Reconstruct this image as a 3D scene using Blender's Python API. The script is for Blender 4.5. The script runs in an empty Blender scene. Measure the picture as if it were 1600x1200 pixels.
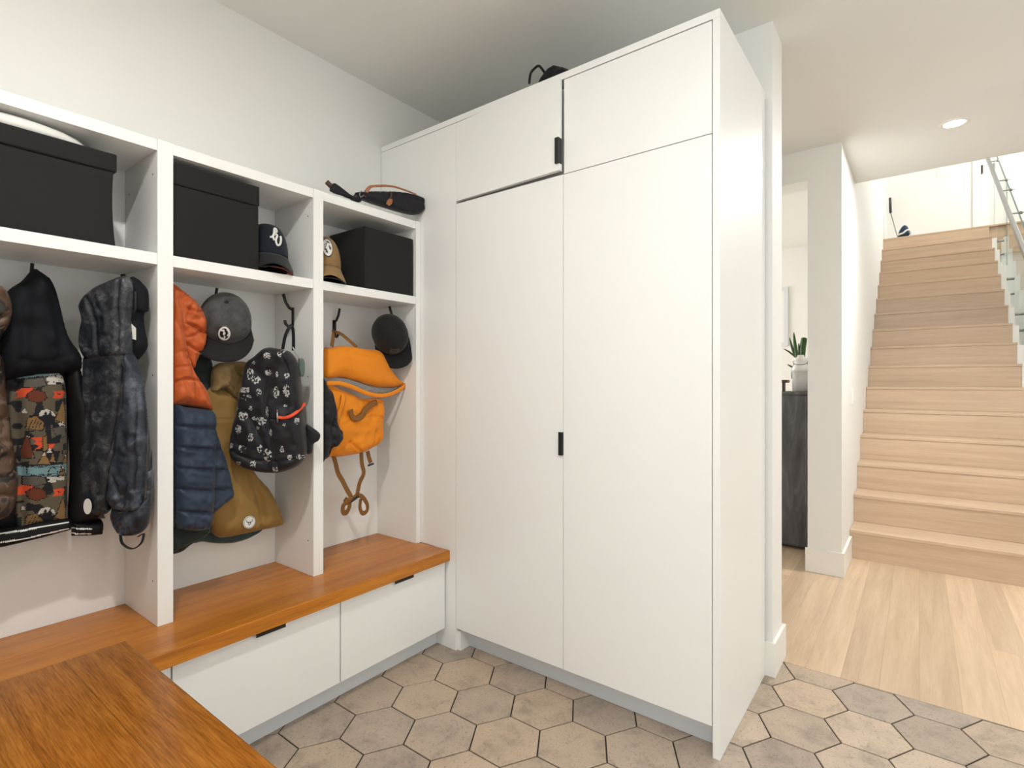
import bpy, bmesh, math, random
import numpy as np
from mathutils import Vector, Matrix
from mathutils.geometry import delaunay_2d_cdt
random.seed(4)
SC = bpy.context.scene
COL = SC.collection

# ---------------------------------------------------------------- camera, world, light, exposure
F, CX, CY, H = 833.5, 800.0, 596.0, 1.25          # focal length in pixels of the 1600x1200 frame, eye height
YAW = math.atan2(636.0, F)
CS, SN = math.cos(YAW), math.sin(YAW)
cam = bpy.data.cameras.new('camera'); cam.sensor_width = 36.0; cam.lens = F/1600*36; cam.shift_y = -4/1600
cam.clip_start = .02
camo = bpy.data.objects.new('camera', cam); COL.objects.link(camo)
camo.location = (0, 0, H); camo.rotation_euler = (math.pi/2, 0, YAW)
SC.camera = camo
SC.view_settings.view_transform = 'Standard'; SC.view_settings.look = 'None'
SC.view_settings.gamma = 1; SC.view_settings.use_curve_mapping = False
SC.view_settings.exposure = -0.10
w = bpy.data.worlds.new('world'); SC.world = w; w.use_nodes = True
w.node_tree.nodes['Background'].inputs[0].default_value = (.93, .96, 1, 1)
w.node_tree.nodes['Background'].inputs[1].default_value = .6

def area(name, loc, rot, sx, sy, power, col=(1, 1, 1)):
    l = bpy.data.lights.new(name, 'AREA'); l.shape = 'RECTANGLE'; l.size = sx; l.size_y = sy
    l.energy = power; l.color = col
    o = bpy.data.objects.new(name, l); COL.objects.link(o); o.location = loc; o.rotation_euler = rot
    return o
R90 = math.pi/2
# daylight coming in through the glazed door behind the camera, the side window, the hall window and an added landing window
area('daylight_back', (.60, -1.95, 1.75), (R90, 0, 0), 1.9, 1.6, 52, (.965, .985, .985))
area('daylight_side', (2.2, 1.25, 1.55), (R90, 0, R90), 2.3, 1.9, 24, (.965, .985, .985))
area('daylight_hall', (2.2, 3.75, 1.5), (R90, 0, R90), 1.5, 1.9, 8, (.965, .985, .985))
area('landing_fill', (2.2, 8.0, 4.4), (R90, 0, R90), 2.6, 1.8, 120, (1, .975, .955))  # added light to brighten the landing, where no source is seen
area('daylight_living', (-5.3, 5.0, 1.5), (R90, 0, -R90), 2.0, 1.8, 170, (1, .975, .955))

# ---------------------------------------------------------------- node helpers
def new_mat(name, col, rough=.5, metal=0.0, spec=.5):
    m = bpy.data.materials.new(name); m.use_nodes = True
    b = m.node_tree.nodes['Principled BSDF']
    b.inputs['Base Color'].default_value = (*col, 1); b.inputs['Roughness'].default_value = rough
    b.inputs['Metallic'].default_value = metal
    b.inputs['Specular IOR Level'].default_value = spec
    return m
def nd(m, t, **kw):
    n = m.node_tree.nodes.new(t)
    for k, v in kw.items(): setattr(n, k, v)
    return n
def lk(m, a, b): m.node_tree.links.new(a, b)
def bsdf(m): return m.node_tree.nodes['Principled BSDF']
def noise(m, vec, scale, detail=3, rough=.5, dist=0):
    n = nd(m, 'ShaderNodeTexNoise'); n.inputs['Scale'].default_value = scale
    n.inputs['Detail'].default_value = detail; n.inputs['Roughness'].default_value = rough
    n.inputs['Distortion'].default_value = dist
    if vec is not None: lk(m, vec, n.inputs['Vector'])
    return n
def mapping(m, scale, rot=(0, 0, 0)):
    g = nd(m, 'ShaderNodeNewGeometry'); p = nd(m, 'ShaderNodeMapping')
    p.inputs['Scale'].default_value = scale; p.inputs['Rotation'].default_value = rot
    lk(m, g.outputs['Position'], p.inputs['Vector']); return p.outputs[0]
def ramp(m, fac, stops):
    r = nd(m, 'ShaderNodeValToRGB'); e = r.color_ramp.elements
    while len(e) < len(stops): e.new(.5)
    for i, (p, c) in enumerate(stops): e[i].position = p; e[i].color = (*c, 1)
    lk(m, fac, r.inputs[0]); return r.outputs[0]
def bump(m, h, strength, dist=.01):
    b = nd(m, 'ShaderNodeBump'); b.inputs['Strength'].default_value = strength; b.inputs['Distance'].default_value = dist
    lk(m, h, b.inputs['Height']); lk(m, b.outputs[0], bsdf(m).inputs['Normal'])
def mathn(m, op, a, b=None, c=None):
    n = nd(m, 'ShaderNodeMath', operation=op)
    for i, v in enumerate((a, b, c)):
        if v is None: continue
        if isinstance(v, (int, float)): n.inputs[i].default_value = v
        else: lk(m, v, n.inputs[i])
    return n.outputs[0]
def mixc(m, fac, a, b, mode='MIX'):
    n = nd(m, 'ShaderNodeMix', data_type='RGBA', blend_type=mode)
    if isinstance(fac, (int, float)): n.inputs[0].default_value = fac
    else: lk(m, fac, n.inputs[0])
    for i, v in ((6, a), (7, b)):
        if isinstance(v, tuple): n.inputs[i].default_value = (*v, 1)
        else: lk(m, v, n.inputs[i])
    return n.outputs[2]

def paint(name, col, rough=.6, bstr=.04):
    m = new_mat(name, col, rough, spec=.35)
    n = noise(m, mapping(m, (1, 1, 1)), 220, 2); bump(m, n.outputs[0], bstr, .002)
    return m
def wood(name, c_dark, c_mid, c_light, along, across, width, rough=.4, tint=.12, joint=.25, plen=1.6, fine=1.0, streak=.3, spec=.5):
    """planks running along one axis (0,1,2), split across another every `width` metres"""
    m = new_mat(name, c_mid, rough, spec=spec)
    g = nd(m, 'ShaderNodeNewGeometry'); s = nd(m, 'ShaderNodeSeparateXYZ'); lk(m, g.outputs['Position'], s.inputs[0])
    q = mathn(m, 'DIVIDE', s.outputs[across], width); row = mathn(m, 'FLOOR', q)
    wn = nd(m, 'ShaderNodeTexWhiteNoise', noise_dimensions='1D'); lk(m, mathn(m, 'ADD', row, 7.3), wn.inputs['W'])
    q2 = mathn(m, 'ADD', mathn(m, 'DIVIDE', s.outputs[along], plen), mathn(m, 'MULTIPLY', wn.outputs[0], 5.0))
    cell = mathn(m, 'FLOOR', q2)
    wn2 = nd(m, 'ShaderNodeTexWhiteNoise', noise_dimensions='2D')
    cb = nd(m, 'ShaderNodeCombineXYZ'); lk(m, row, cb.inputs[0]); lk(m, cell, cb.inputs[1]); lk(m, cb.outputs[0], wn2.inputs['Vector'])
    sc = [30.0*fine]*3; sc[along] = 1.6*fine
    off = nd(m, 'ShaderNodeVectorMath', operation='SCALE'); lk(m, wn2.outputs['Color'], off.inputs[0]); off.inputs['Scale'].default_value = 30
    mp = nd(m, 'ShaderNodeMapping'); mp.inputs['Scale'].default_value = sc
    lk(m, g.outputs['Position'], mp.inputs['Vector'])
    ad = nd(m, 'ShaderNodeVectorMath', operation='ADD'); lk(m, mp.outputs[0], ad.inputs[0]); lk(m, off.outputs[0], ad.inputs[1])
    n1 = noise(m, ad.outputs[0], 1.0, 4, .6, .6); n2 = noise(m, ad.outputs[0], 7.0, 3, .6)
    mixf = mathn(m, 'ADD', mathn(m, 'MULTIPLY', n1.outputs[0], 1-streak), mathn(m, 'MULTIPLY', n2.outputs[0], streak))
    c = ramp(m, mixf, [(.32, c_dark), (.5, c_mid), (.68, c_light)])
    hs = nd(m, 'ShaderNodeHueSaturation'); lk(m, c, hs.inputs['Color'])
    lk(m, mathn(m, 'ADD', mathn(m, 'MULTIPLY', wn2.outputs['Value'], tint*2), 1-tint), hs.inputs['Value'])
    fr = mathn(m, 'FRACT', q); ed = mathn(m, 'LESS_THAN', fr, .0016/width)
    fr2 = mathn(m, 'FRACT', q2); ed2 = mathn(m, 'LESS_THAN', fr2, .0012/plen)
    e = mathn(m, 'MAXIMUM', ed, ed2)
    dk = mixc(m, mathn(m, 'MULTIPLY', e, joint), hs.outputs[0], (c_dark[0]*.25, c_dark[1]*.25, c_dark[2]*.25))
    lk(m, dk, bsdf(m).inputs['Base Color'])
    bump(m, mixf, .06, .003)
    return m

M = {}
M['wall'] = paint('wall_paint', (.86, .852, .82))
M['ceil'] = paint('ceiling_paint', (.82, .82, .785), .8)
M['trim'] = new_mat('trim_white', (.88, .87, .83), .35)
M['lam'] = new_mat('white_laminate', (.875, .875, .85), .38, spec=.4)
M['lamin'] = new_mat('laminate_inside', (.88, .88, .86), .5, spec=.3)
M['kick'] = new_mat('grey_kick', (.72, .75, .78), .35)
M['black'] = new_mat('black_metal', (.012, .012, .012), .4)
M['steel'] = new_mat('brushed_steel', (.36, .36, .36), .42, 1.0)
M['oak'] = wood('orange_oak', (.33, .100, .006), (.49, .165, .010), (.61, .235, .020), 1, 0, .125, .28, .10, .22, 9.3, 1.0, .4)
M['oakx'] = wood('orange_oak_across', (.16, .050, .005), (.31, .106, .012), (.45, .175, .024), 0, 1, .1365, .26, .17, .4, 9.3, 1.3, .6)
M['floorwood'] = wood('pale_oak_floor', (.52, .37, .245), (.61, .45, .305), (.69, .525, .37), 1, 0, .132, .33, .12, .4, 4.3, .8)
M['stair'] = wood('pale_oak_stair', (.48, .345, .235), (.56, .41, .285), (.63, .47, .34), 0, 2, .2, .4, .07, .0, 90., .7)
M['glass'] = new_mat('clear_glass', (.85, .93, .9), .03)
def make_glass(m, t=.86, tint=(.97, .98, .975)):
    out = m.node_tree.nodes['Material Output']
    tr = nd(m, 'ShaderNodeBsdfTransparent'); tr.inputs[0].default_value = (*tint, 1)
    gl = nd(m, 'ShaderNodeBsdfGlossy'); gl.inputs['Roughness'].default_value = .03; gl.inputs[0].default_value = (.8, .85, .83, 1)
    fr = nd(m, 'ShaderNodeFresnel'); fr.inputs[0].default_value = 1.45
    mx = nd(m, 'ShaderNodeMixShader'); ge = nd(m, 'ShaderNodeNewGeometry'); front_ = mathn(m, 'SUBTRACT', 1.0, ge.outputs['Backfacing'])
    lk(m, mathn(m, 'MULTIPLY', fr.outputs[0], front_), mx.inputs[0]); lk(m, tr.outputs[0], mx.inputs[1]); lk(m, gl.outputs[0], mx.inputs[2])
    lk(m, mx.outputs[0], out.inputs[0])
make_glass(M['glass'])
m = M['glass_edge'] = new_mat('glass_edge', (.10, .17, .15), .2)

# hexagon tile: one random tone per tile, cloudy cement wear with specks
m = M['tile'] = new_mat('cement_hex_tile', (.3, .26, .21), .42, spec=.4)
g = nd(m, 'ShaderNodeNewGeometry')
v = mapping(m, (1, 1, 1))
off = nd(m, 'ShaderNodeVectorMath', operation='SCALE'); cbx = nd(m, 'ShaderNodeCombineXYZ')
for k in range(3): lk(m, g.outputs['Random Per Island'], cbx.inputs[k])
lk(m, cbx.outputs[0], off.inputs[0]); off.inputs['Scale'].default_value = 40
ad = nd(m, 'ShaderNodeVectorMath', operation='ADD'); lk(m, v, ad.inputs[0]); lk(m, off.outputs[0], ad.inputs[1])
base = ramp(m, g.outputs['Random Per Island'], [(0, (.34, .285, .235)), (.3, (.53, .41, .305)), (.6, (.38, .32, .265)), (1, (.56, .44, .335))])
n1 = noise(m, ad.outputs[0], 9, 6, .62, .4)
c1 = ramp(m, n1.outputs[0], [(.28, (.66, .66, .67)), (.48, (1, .985, .97)), (.7, (1.12, 1.10, 1.07))])
n2 = noise(m, ad.outputs[0], 115, 4, .75)
c2 = ramp(m, n2.outputs[0], [(.32, (.45, .43, .41)), (.45, (.97, .97, .97)), (1, (1.06, 1.06, 1.06))])
c = mixc(m, 1.0, base, c1, 'MULTIPLY'); c = mixc(m, .8, c, c2, 'MULTIPLY')
lk(m, c, bsdf(m).inputs['Base Color']); bump(m, n1.outputs[0], .12, .004)
M['grout'] = paint('dark_grout', (.030, .026, .022), .9)

# ---------------------------------------------------------------- mesh helpers
class MB:
    def __init__(s): s.bm = bmesh.new(); s.smooth = False
    def box(s, x0, x1, y0, y1, z0, z1, mi=0):
        x0, x1 = min(x0, x1), max(x0, x1); y0, y1 = min(y0, y1), max(y0, y1); z0, z1 = min(z0, z1), max(z0, z1)
        v = [s.bm.verts.new(p) for p in ((x0,y0,z0),(x1,y0,z0),(x1,y1,z0),(x0,y1,z0),(x0,y0,z1),(x1,y0,z1),(x1,y1,z1),(x0,y1,z1))]
        for f in ((3,2,1,0),(4,5,6,7),(0,1,5,4),(1,2,6,5),(2,3,7,6),(3,0,4,7)):
            fc = s.bm.faces.new([v[i] for i in f]); fc.material_index = mi
        return s
    def prism(s, pts, d, mi=0):
        """polygon of 3D points extruded by vector d"""
        d = Vector(d); a = [s.bm.verts.new(p) for p in pts]; b = [s.bm.verts.new(Vector(p)+d) for p in pts]
        n = len(a); fs = [s.bm.faces.new(a[::-1]), s.bm.faces.new(b)]
        for i in range(n): fs.append(s.bm.faces.new((a[i], a[(i+1) % n], b[(i+1) % n], b[i])))
        for f in fs: f.material_index = mi
        return s
    def tube(s, pts, r, n=10, closed=False, flat=None, mi=0):
        """round (or flattened: flat=(w,t,up)) tube along a polyline"""
        pts = [Vector(p) for p in pts]; rings = []; N = len(pts)
        prev = None
        for i, p in enumerate(pts):
            a = pts[(i-1) % N] if (closed or i > 0) else pts[i]; b = pts[(i+1) % N] if (closed or i < N-1) else pts[i]
            t = (b-a)
            t = t.normalized() if t.length > 1e-9 else Vector((0, 0, 1))
            if flat: u = Vector(flat[2]) - t*t.dot(Vector(flat[2]))
            elif prev is None: u = t.cross(Vector((0, 0, 1)) if abs(t.z) < .9 else Vector((1, 0, 0)))
            else: u = prev - t*t.dot(prev)
            if u.length < 1e-6: u = t.orthogonal()
            u.normalize(); prev = u; w_ = t.cross(u)
            rr = r[i] if isinstance(r, (list, tuple)) else r
            ra, rb = (flat[1]/2, flat[0]/2) if flat else (rr, rr)
            if flat: rb = rb*(rr if rr else 1)
            rings.append([s.bm.verts.new(p+u*ra*math.cos(2*math.pi*k/n)+w_*rb*math.sin(2*math.pi*k/n)) for k in range(n)])
        for i in range(N if closed else N-1):
            A, B = rings[i], rings[(i+1) % N]
            for k in range(n):
                f = s.bm.faces.new((A[k], A[(k+1) % n], B[(k+1) % n], B[k])); f.material_index = mi; f.smooth = True
        if not closed:
            for rg, fl in ((rings[0], True), (rings[-1], False)):
                f = s.bm.faces.new(rg if fl else rg[::-1]); f.material_index = mi
        return s
    def lathe(s, prof, n=32, cx=0, cy=0, mi=0):
        rings = [[s.bm.verts.new((cx+r*math.cos(2*math.pi*k/n), cy+r*math.sin(2*math.pi*k/n), z)) for k in range(n)] for r, z in prof]
        for A, B in zip(rings, rings[1:]):
            for k in range(n):
                f = s.bm.faces.new((A[k], A[(k+1) % n], B[(k+1) % n], B[k])); f.smooth = True; f.material_index = mi
        s.bm.faces.new(rings[0][::-1]); s.bm.faces.new(rings[-1])
        return s
def catmull(pts, n=6, closed=False):
    P = [Vector(p) for p in pts]; N = len(P); out = []
    rng = range(N if closed else N-1)
    for i in rng:
        p0 = P[(i-1) % N] if (closed or i > 0) else P[0]; p1 = P[i]; p2 = P[(i+1) % N]; p3 = P[(i+2) % N] if (closed or i+2 < N) else P[-1]
        for k in range(n):
            t = k/n
            out.append(.5*((2*p1)+(p2-p0)*t+(2*p0-5*p1+4*p2-p3)*t*t+(3*p1-p0-3*p2+p3)*t**3))
    if not closed: out.append(P[-1])
    return out
def obj(name, mb, mats, parent=None, bevel=0, smooth=False, recalc=True):
    bm = mb.bm if isinstance(mb, MB) else mb
    if recalc: bmesh.ops.recalc_face_normals(bm, faces=bm.faces)
    me = bpy.data.meshes.new(name)
    if smooth:
        for f in bm.faces: f.smooth = True
    bm.to_mesh(me); bm.free()
    if not isinstance(mats, (list, tuple)): mats = [mats]
    for m_ in mats: me.materials.append(m_)
    o = bpy.data.objects.new(name, me); COL.objects.link(o)
    if parent is not None:
        o.parent = parent
        off = Vector((0, 0, 0)); q = parent
        while q is not None: off += q.location; q = q.parent
        me.transform(Matrix.Translation(-off))
    elif len(me.vertices):
        # origin at the base of the mesh
        co = np.array([v.co for v in me.vertices]); c_ = Vector(((co[:, 0].min()+co[:, 0].max())/2, (co[:, 1].min()+co[:, 1].max())/2, co[:, 2].min()))
        me.transform(Matrix.Translation(-c_)); o.location = c_
    if bevel:
        b = o.modifiers.new('bevel', 'BEVEL'); b.width = bevel; b.segments = 2; b.limit_method = 'ANGLE'; b.harden_normals = False
    return o
def thing(name, label, cat, loc=(0, 0, 0), group=None):
    o = bpy.data.objects.new(name, None); COL.objects.link(o); o.location = loc; o.empty_display_size = .05
    o['label'] = label; o['category'] = cat
    if group: o['group'] = group
    return o
def tag(o, label, cat, group=None):
    o['label'] = label; o['category'] = cat
    if group: o['group'] = group
    return o
def struct(name, mb, mats, label=None, cat=None, bevel=0, parent=None):
    o = obj(name, mb, mats, parent, bevel); 
    if parent is None:
        o['kind'] = 'structure'; o['label'] = label or name.replace('_', ' '); o['category'] = cat or name.split('_')[0]
    return o
def B(x0, x1, y0, y1, z0, z1): return MB().box(x0, x1, y0, y1, z0, z1)

# ================================================================= THE SETTING
XW, CE, YF = -2.25, 2.78, 2.628      # left wall plane, ceiling height, where tile meets wood
XR = 1.95
# tiled floor: every tile a bevelled slab of its own in one mesh, on a bed of dark grout
bm = bmesh.new()
Rr, gx, gy = .1333, .2, .231
def clip_poly(poly):
    for axis, val, sgn in ((0, XW, 1), (0, XR, -1), (1, -1.6, 1), (1, YF-.002, -1)):
        out = []
        for i in range(len(poly)):
            a, b = poly[i], poly[(i+1) % len(poly)]
            da, db = sgn*(a[axis]-val), sgn*(b[axis]-val)
            if da >= 0: out.append(a)
            if (da < 0) != (db < 0):
                t = da/(da-db); out.append((a[0]+(b[0]-a[0])*t, a[1]+(b[1]-a[1])*t))
        poly = out
        if len(poly) < 3: return None
    return poly
for i in range(-5, 20):
    for j in range(-14, 9):
        cx_, cy_ = -1.547+i*gx, 1.235+j*gy+(gy/2 if i % 2 else 0)
        rr = Rr-.0029
        poly = clip_poly([(cx_+rr*math.cos(math.pi/3*k), cy_+rr*math.sin(math.pi/3*k)) for k in range(6)])
        if not poly: continue
        c_ = (sum(p[0] for p in poly)/len(poly), sum(p[1] for p in poly)/len(poly))
        lo = [bm.verts.new((x, y, -.006)) for x, y in poly]; mid = [bm.verts.new((x, y, -.0012)) for x, y in poly]
        hi = [bm.verts.new((x+(c_[0]-x)*.014, y+(c_[1]-y)*.014, 0)) for x, y in poly]
        bm.faces.new(hi)
        for A, B_ in ((lo, mid), (mid, hi)):
            for k in range(len(poly)): bm.faces.new((A[k], A[(k+1) % len(poly)], B_[(k+1) % len(poly)], B_[k]))
for f in bm.faces: f.material_index = 0
mbb = MB(); mbb.bm = bm; mbb.box(XW-.2, XR+.2, -1.8, YF-.001, -.08, -.0035, 1)
struct('floor', mbb, [M['tile'], M['grout']], 'grey and tan hexagon cement tile floor of the mudroom', 'floor')
struct('floor_hall', B(-5.2, XR+.2, YF, 9.2, -.08, 0), M['floorwood'], 'pale oak plank floor of the hall', 'floor')
struct('ceiling', B(-5.2, XR+.2, -1.8, 4.89, CE, CE+.38), M['ceil'], 'white ceiling over mudroom and hall', 'ceiling')
struct('ceiling_living', B(-5.2, -.585, 4.89, 7.0, CE, CE+.3), M['ceil'], 'ceiling of the living room behind the column', 'ceiling')
struct('wall_left', B(XW-.15, XW, -1.8, 2.47, 0, CE), M['wall'], 'white wall behind the open lockers', 'wall')
struct('wall_stub', B(-5.2, -.495, 2.47, 2.665, 0, CE), M['wall'], 'white wall behind the tall cabinet ending at the hall', 'wall')
# side wall with two openings, back wall with the glazed door opening
mb = MB().box(XR, XR+.15, -1.8, .1, 0, CE).box(XR, XR+.15, 0.1, 2.4, 0, .6).box(XR, XR+.15, 0.1, 2.4, 2.5, CE)
mb.box(XR, XR+.15, 2.4, 2.95, 0, CE).box(XR, XR+.15, 2.95, 4.55, 0, .45).box(XR, XR+.15, 2.95, 4.55, 2.45, CE).box(XR, XR+.15, 4.55, 10.25, 0, CE)
mb.box(XR, XR+.15, 4.83, 6.6, CE, 5.6).box(XR, XR+.15, 6.6, 9.4, CE, 3.5).box(XR, XR+.15, 6.6, 9.4, 5.3, 5.6).box(XR, XR+.15, 9.4, 10.25, CE, 5.6)
struct('wall_right', mb, M['wall'], 'white side wall to the right of the camera and the hall', 'wall')
mb = MB().box(-.45, -.30, -1.75, -1.6, 0, CE).box(1.6, XR+.15, -1.75, -1.6, 0, CE).box(-.30, 1.6, -1.75, -1.6, 2.65, CE).box(-.30, 1.6, -1.75, -1.6, 0, .95)
struct('wall_back', mb, M['wall'], 'white wall behind the camera', 'wall')
struct('wall_bench_end', B(XW-.15, -.45, -1.75, -.31, 0, CE), M['wall'], 'added unseen white wall near the bench end, shading the left bay', 'wall')  # unseen wall added to keep window light off the left bay
def window(name, axis, c0, c1, z0, z1, plane, n, label):
    """framed glazing; axis 'x' lies along x at y=plane, 'y' along y at x=plane"""
    mb = MB(); gl = MB(); t = .05
    def b(m_, a0, a1, zz0, zz1, d0, d1):
        if axis == 'x': m_.box(a0, a1, plane+d0, plane+d1, zz0, zz1)
        else: m_.box(plane+d0, plane+d1, a0, a1, zz0, zz1)
    b(mb, c0, c0+t, z0, z1, 0, .07); b(mb, c1-t, c1, z0, z1, 0, .07); b(mb, c0+t, c1-t, z0, z0+t, 0, .07); b(mb, c0+t, c1-t, z1-t, z1, 0, .07)
    for k in range(1, n):
        xm = c0+(c1-c0)*k/n; b(mb, xm-.025, xm+.025, z0+t, z1-t, .005, .065)
    for k in range(n):
        a = c0+(c1-c0)*k/n+(t if k == 0 else .025); e = c0+(c1-c0)*(k+1)/n-(t if k == n-1 else .025)
        b(gl, a, e, z0+t, z1-t, .03, .036)
    fr = struct(name, mb, M['trim'], label, 'window'); struct('glass_pane', gl, M['glass'], parent=fr)
window('window_1', 'x', -.30, 1.6, .95, 2.65, -1.74, 3, 'wide high window behind the camera')
window('window_2', 'y', 0.1, 2.4, .6, 2.5, XR+.04, 2, 'side window of the mudroom')
window('window_3', 'y', 2.95, 4.55, .45, 2.45, XR+.04, 2, 'side window of the hall')
window('window_4', 'y', 6.6, 9.4, 3.5, 5.3, XR+.04, 3, 'added unseen window that lights the stairs')  # unseen window added to let the landing light in

# hall: column wall, lintel, stair wall, living room behind
struct('wall_column', B(-.585, -.392, 3.985, 10.25, 0, CE), M['wall'], 'white column face and wall running up beside the stairs', 'wall')
struct('wall_upper', B(-.585, -.392, 4.83, 10.25, CE, 5.6), M['wall'], 'upper part of the white wall beside the stairs', 'wall')
struct('wall_lintel', B(-2.6, -.585, 3.985, 4.18, 2.575, CE), M['wall'], 'white wall over the opening to the living room', 'wall')
struct('wall_hall', B(-5.2, -2.6, 3.985, 4.18, 0, CE), M['wall'], 'wall beside the living room opening', 'wall')
mb = MB().box(-5.2, -5.05, 2.47, 4.0, 0, CE).box(-5.2, -5.05, 4.0, 6.0, 0, .6).box(-5.2, -5.05, 4.0, 6.0, 2.4, CE).box(-5.2, -5.05, 6.0, 7.0, 0, CE)
struct('wall_living', mb, M['wall'], 'far side wall of the living room', 'wall')
struct('wall_living_end', B(-5.2, -.585, 6.85, 7.0, 0, CE), M['wall'], 'pale end wall of the living room', 'wall')
window('window_5', 'y', 4.0, 6.0, .6, 2.4, -5.14, 2, 'window of the living room')
struct('wall_under_landing', B(-.392, XR, 8.98, 9.13, 0, 2.84), M['wall'], 'white wall under the landing edge', 'wall')
struct('wall_header', B(-.392, XR, 4.70, 4.89, 3.165, 5.6), M['wall'], 'wall above the ceiling edge over the stair foot', 'wall')
# upstairs landing
struct('floor_landing', B(-.392, XR, 8.935, 10.25, 2.84, 3.2), M['stair'], 'pale oak landing floor with its thick front edge', 'floor')
mb = MB().box(-.392, .70, 10.1, 10.25, 3.2, 5.6).box(1.60, XR, 10.1, 10.25, 3.2, 5.6).box(.70, 1.60, 10.1, 10.25, 5.25, 5.6)
struct('wall_landing', mb, M['wall'], 'white wall at the back of the upstairs landing', 'wall')
struct('ceiling_upper', B(-.585, XR+.15, 4.7, 10.25, 5.6, 5.75), M['ceil'], 'ceiling over the stairs and landing', 'ceiling')
struct('trim_1', B(-.392, -.375, 8.97, 9.10, 3.2, 5.6), M['trim'], 'white casing strip at the top of the stairs', 'trim', .002)
mb = MB().box(.61, .70, 10.08, 10.1, 3.2, 5.34).box(.70, 1.60, 10.08, 10.1, 5.25, 5.34).box(1.60, 1.69, 10.08, 10.1, 3.2, 5.34)
struct('trim_2', mb, M['trim'], 'white casing around the landing door', 'trim', .002)
d = struct('door_1', B(.705, 1.595, 10.17, 10.21, 3.205, 5.245), M['trim'], 'white door on the landing', 'door', .002)
hg = MB().box(.704, .722, 10.095, 10.168, 4.22, 4.33); struct('hinge', hg, M['black'], parent=d)
for nm, bx in (('baseboard_landing', (-.375, .61, 10.085, 10.1, 3.2, 3.32)), ):
    struct(nm, B(*bx), M['trim'], 'white baseboard of the landing', 'baseboard')

# baseboards
mb = MB().box(-.523, -.481, 2.457, 2.470, 0, .145).box(-.495, -.481, 2.470, 2.690, 0, .145).box(-2.0, -.495, 2.665, 2.690, 0, .145)
struct('baseboard_stub', mb, M['trim'], 'white baseboard block wrapping the wall end', 'baseboard', .0015)
mb = MB().box(-.598, -.377, 3.972, 3.985, 0, .155).box(-.392, -.377, 3.985, 4.462, 0, .155)
struct('baseboard_column', mb, M['trim'], 'white baseboard wrapping the column', 'baseboard', .0015)
struct('baseboard_right', B(XR-.013, XR, -1.6, 8.9, 0, .145), M['trim'], 'white baseboard on the side wall', 'baseboard')

# recessed light
def downlight(x, y, z, label, power=18, spot=2.3):
    t = thing('recessed_light', label, 'ceiling light', (x, y, z), 'recessed ceiling lights')
    mb = MB(); n = 32
    prof = [(.050, z-.0005), (.054, z-.006), (.072, z-.005), (.075, z+.0)]
    rings = [[mb.bm.verts.new((x+r*math.cos(2*math.pi*k/n), y+r*math.sin(2*math.pi*k/n), zz)) for k in range(n)] for r, zz in prof]
    for A, B_ in zip(rings, rings[1:]):
        for k in range(n): mb.bm.faces.new((A[k], A[(k+1) % n], B_[(k+1) % n], B_[k])).smooth = True
    obj('trim_ring', mb, M['trim'], t)
    mb = MB().lathe([(.052, z-.003), (.052, z-.0005)], 32, x, y)
    obj('lens', mb, M['lamp'], t)
    l = bpy.data.lights.new('lamp_light', 'AREA'); l.shape = 'DISK'; l.size = .1; l.energy = power; l.color = (1, .98, .95); l.spread = spot
    o = bpy.data.objects.new('lamp_light', l); COL.objects.link(o); o.location = (0, 0, -.008); o.parent = t
m = M['lamp'] = new_mat('lamp_lens', (1, 1, 1)); bsdf(m).inputs['Emission Color'].default_value = (1, .96, .88, 1); bsdf(m).inputs['Emission Strength'].default_value = 12
downlight(.166, 4.10, CE, 'round recessed light in the hall ceiling near the stairs', 40, 3.1)
downlight(1.05, 3.3, CE, 'added recessed light brightening the hall from the right, out of frame', 4, 3.1)  # extra unseen lamp added to brighten the hall and column
downlight(-.72, .12, CE, 'recessed light in the mudroom ceiling above the counter', 27, 3.1)
downlight(.75, .9, CE, 'recessed light in the mudroom ceiling right of the camera', 7, 3.1)

# ================================================================= JOINERY
YC = 1.811    # face of the tall cabinet
# --- tall cabinet
t = thing('tall_cabinet', 'tall white flat-front cabinet with small black pulls, standing in the corner', 'cabinet', (-1.385, 2.13, 0))
obj('top_panel', B(XW+.003, -.521, YC, 2.468, 2.453, 2.480), M['lam'], t, .001)
obj('side_panel', B(-.5445, -.521, YC, 2.456, 0, 2.4525), M['lam'], t, .001)
mb = MB().box(-1.69, -.546, 1.86, 2.45, .09, 2.445).box(-1.69, -.546, 1.896, 2.45, 0, .09)
mb.box(XW+.003, -1.711, 1.83, 2.45, .0, 2.45)
obj('carcass', mb, M['lamin'], t)
obj('filler_panel', MB().box(XW+.003, -1.7095, YC, 1.829, .4602, 2.4505).box(-1.85, -1.7095, YC, 1.829, 0, .4602).box(-1.7095, -1.69, YC+.012, 1.895, 0, .09), M['lam'], t, .0008)
obj('toe_kick', B(-1.69, -.5455, 1.885, 1.896, 0, .092), M['kick'], t)
def front(x0, x1, z0, z1, nm='door'): return obj(nm, B(x0, x1, YC, YC+.019, z0, z1), M['lam'], t, .0008)
d1 = front(-1.1245, -.547, .104, 2.0725); d2 = front(-1.7075, -1.1265, .104, 2.074)
d3 = front(-1.1215, -.547, 2.0755, 2.4485)
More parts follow.
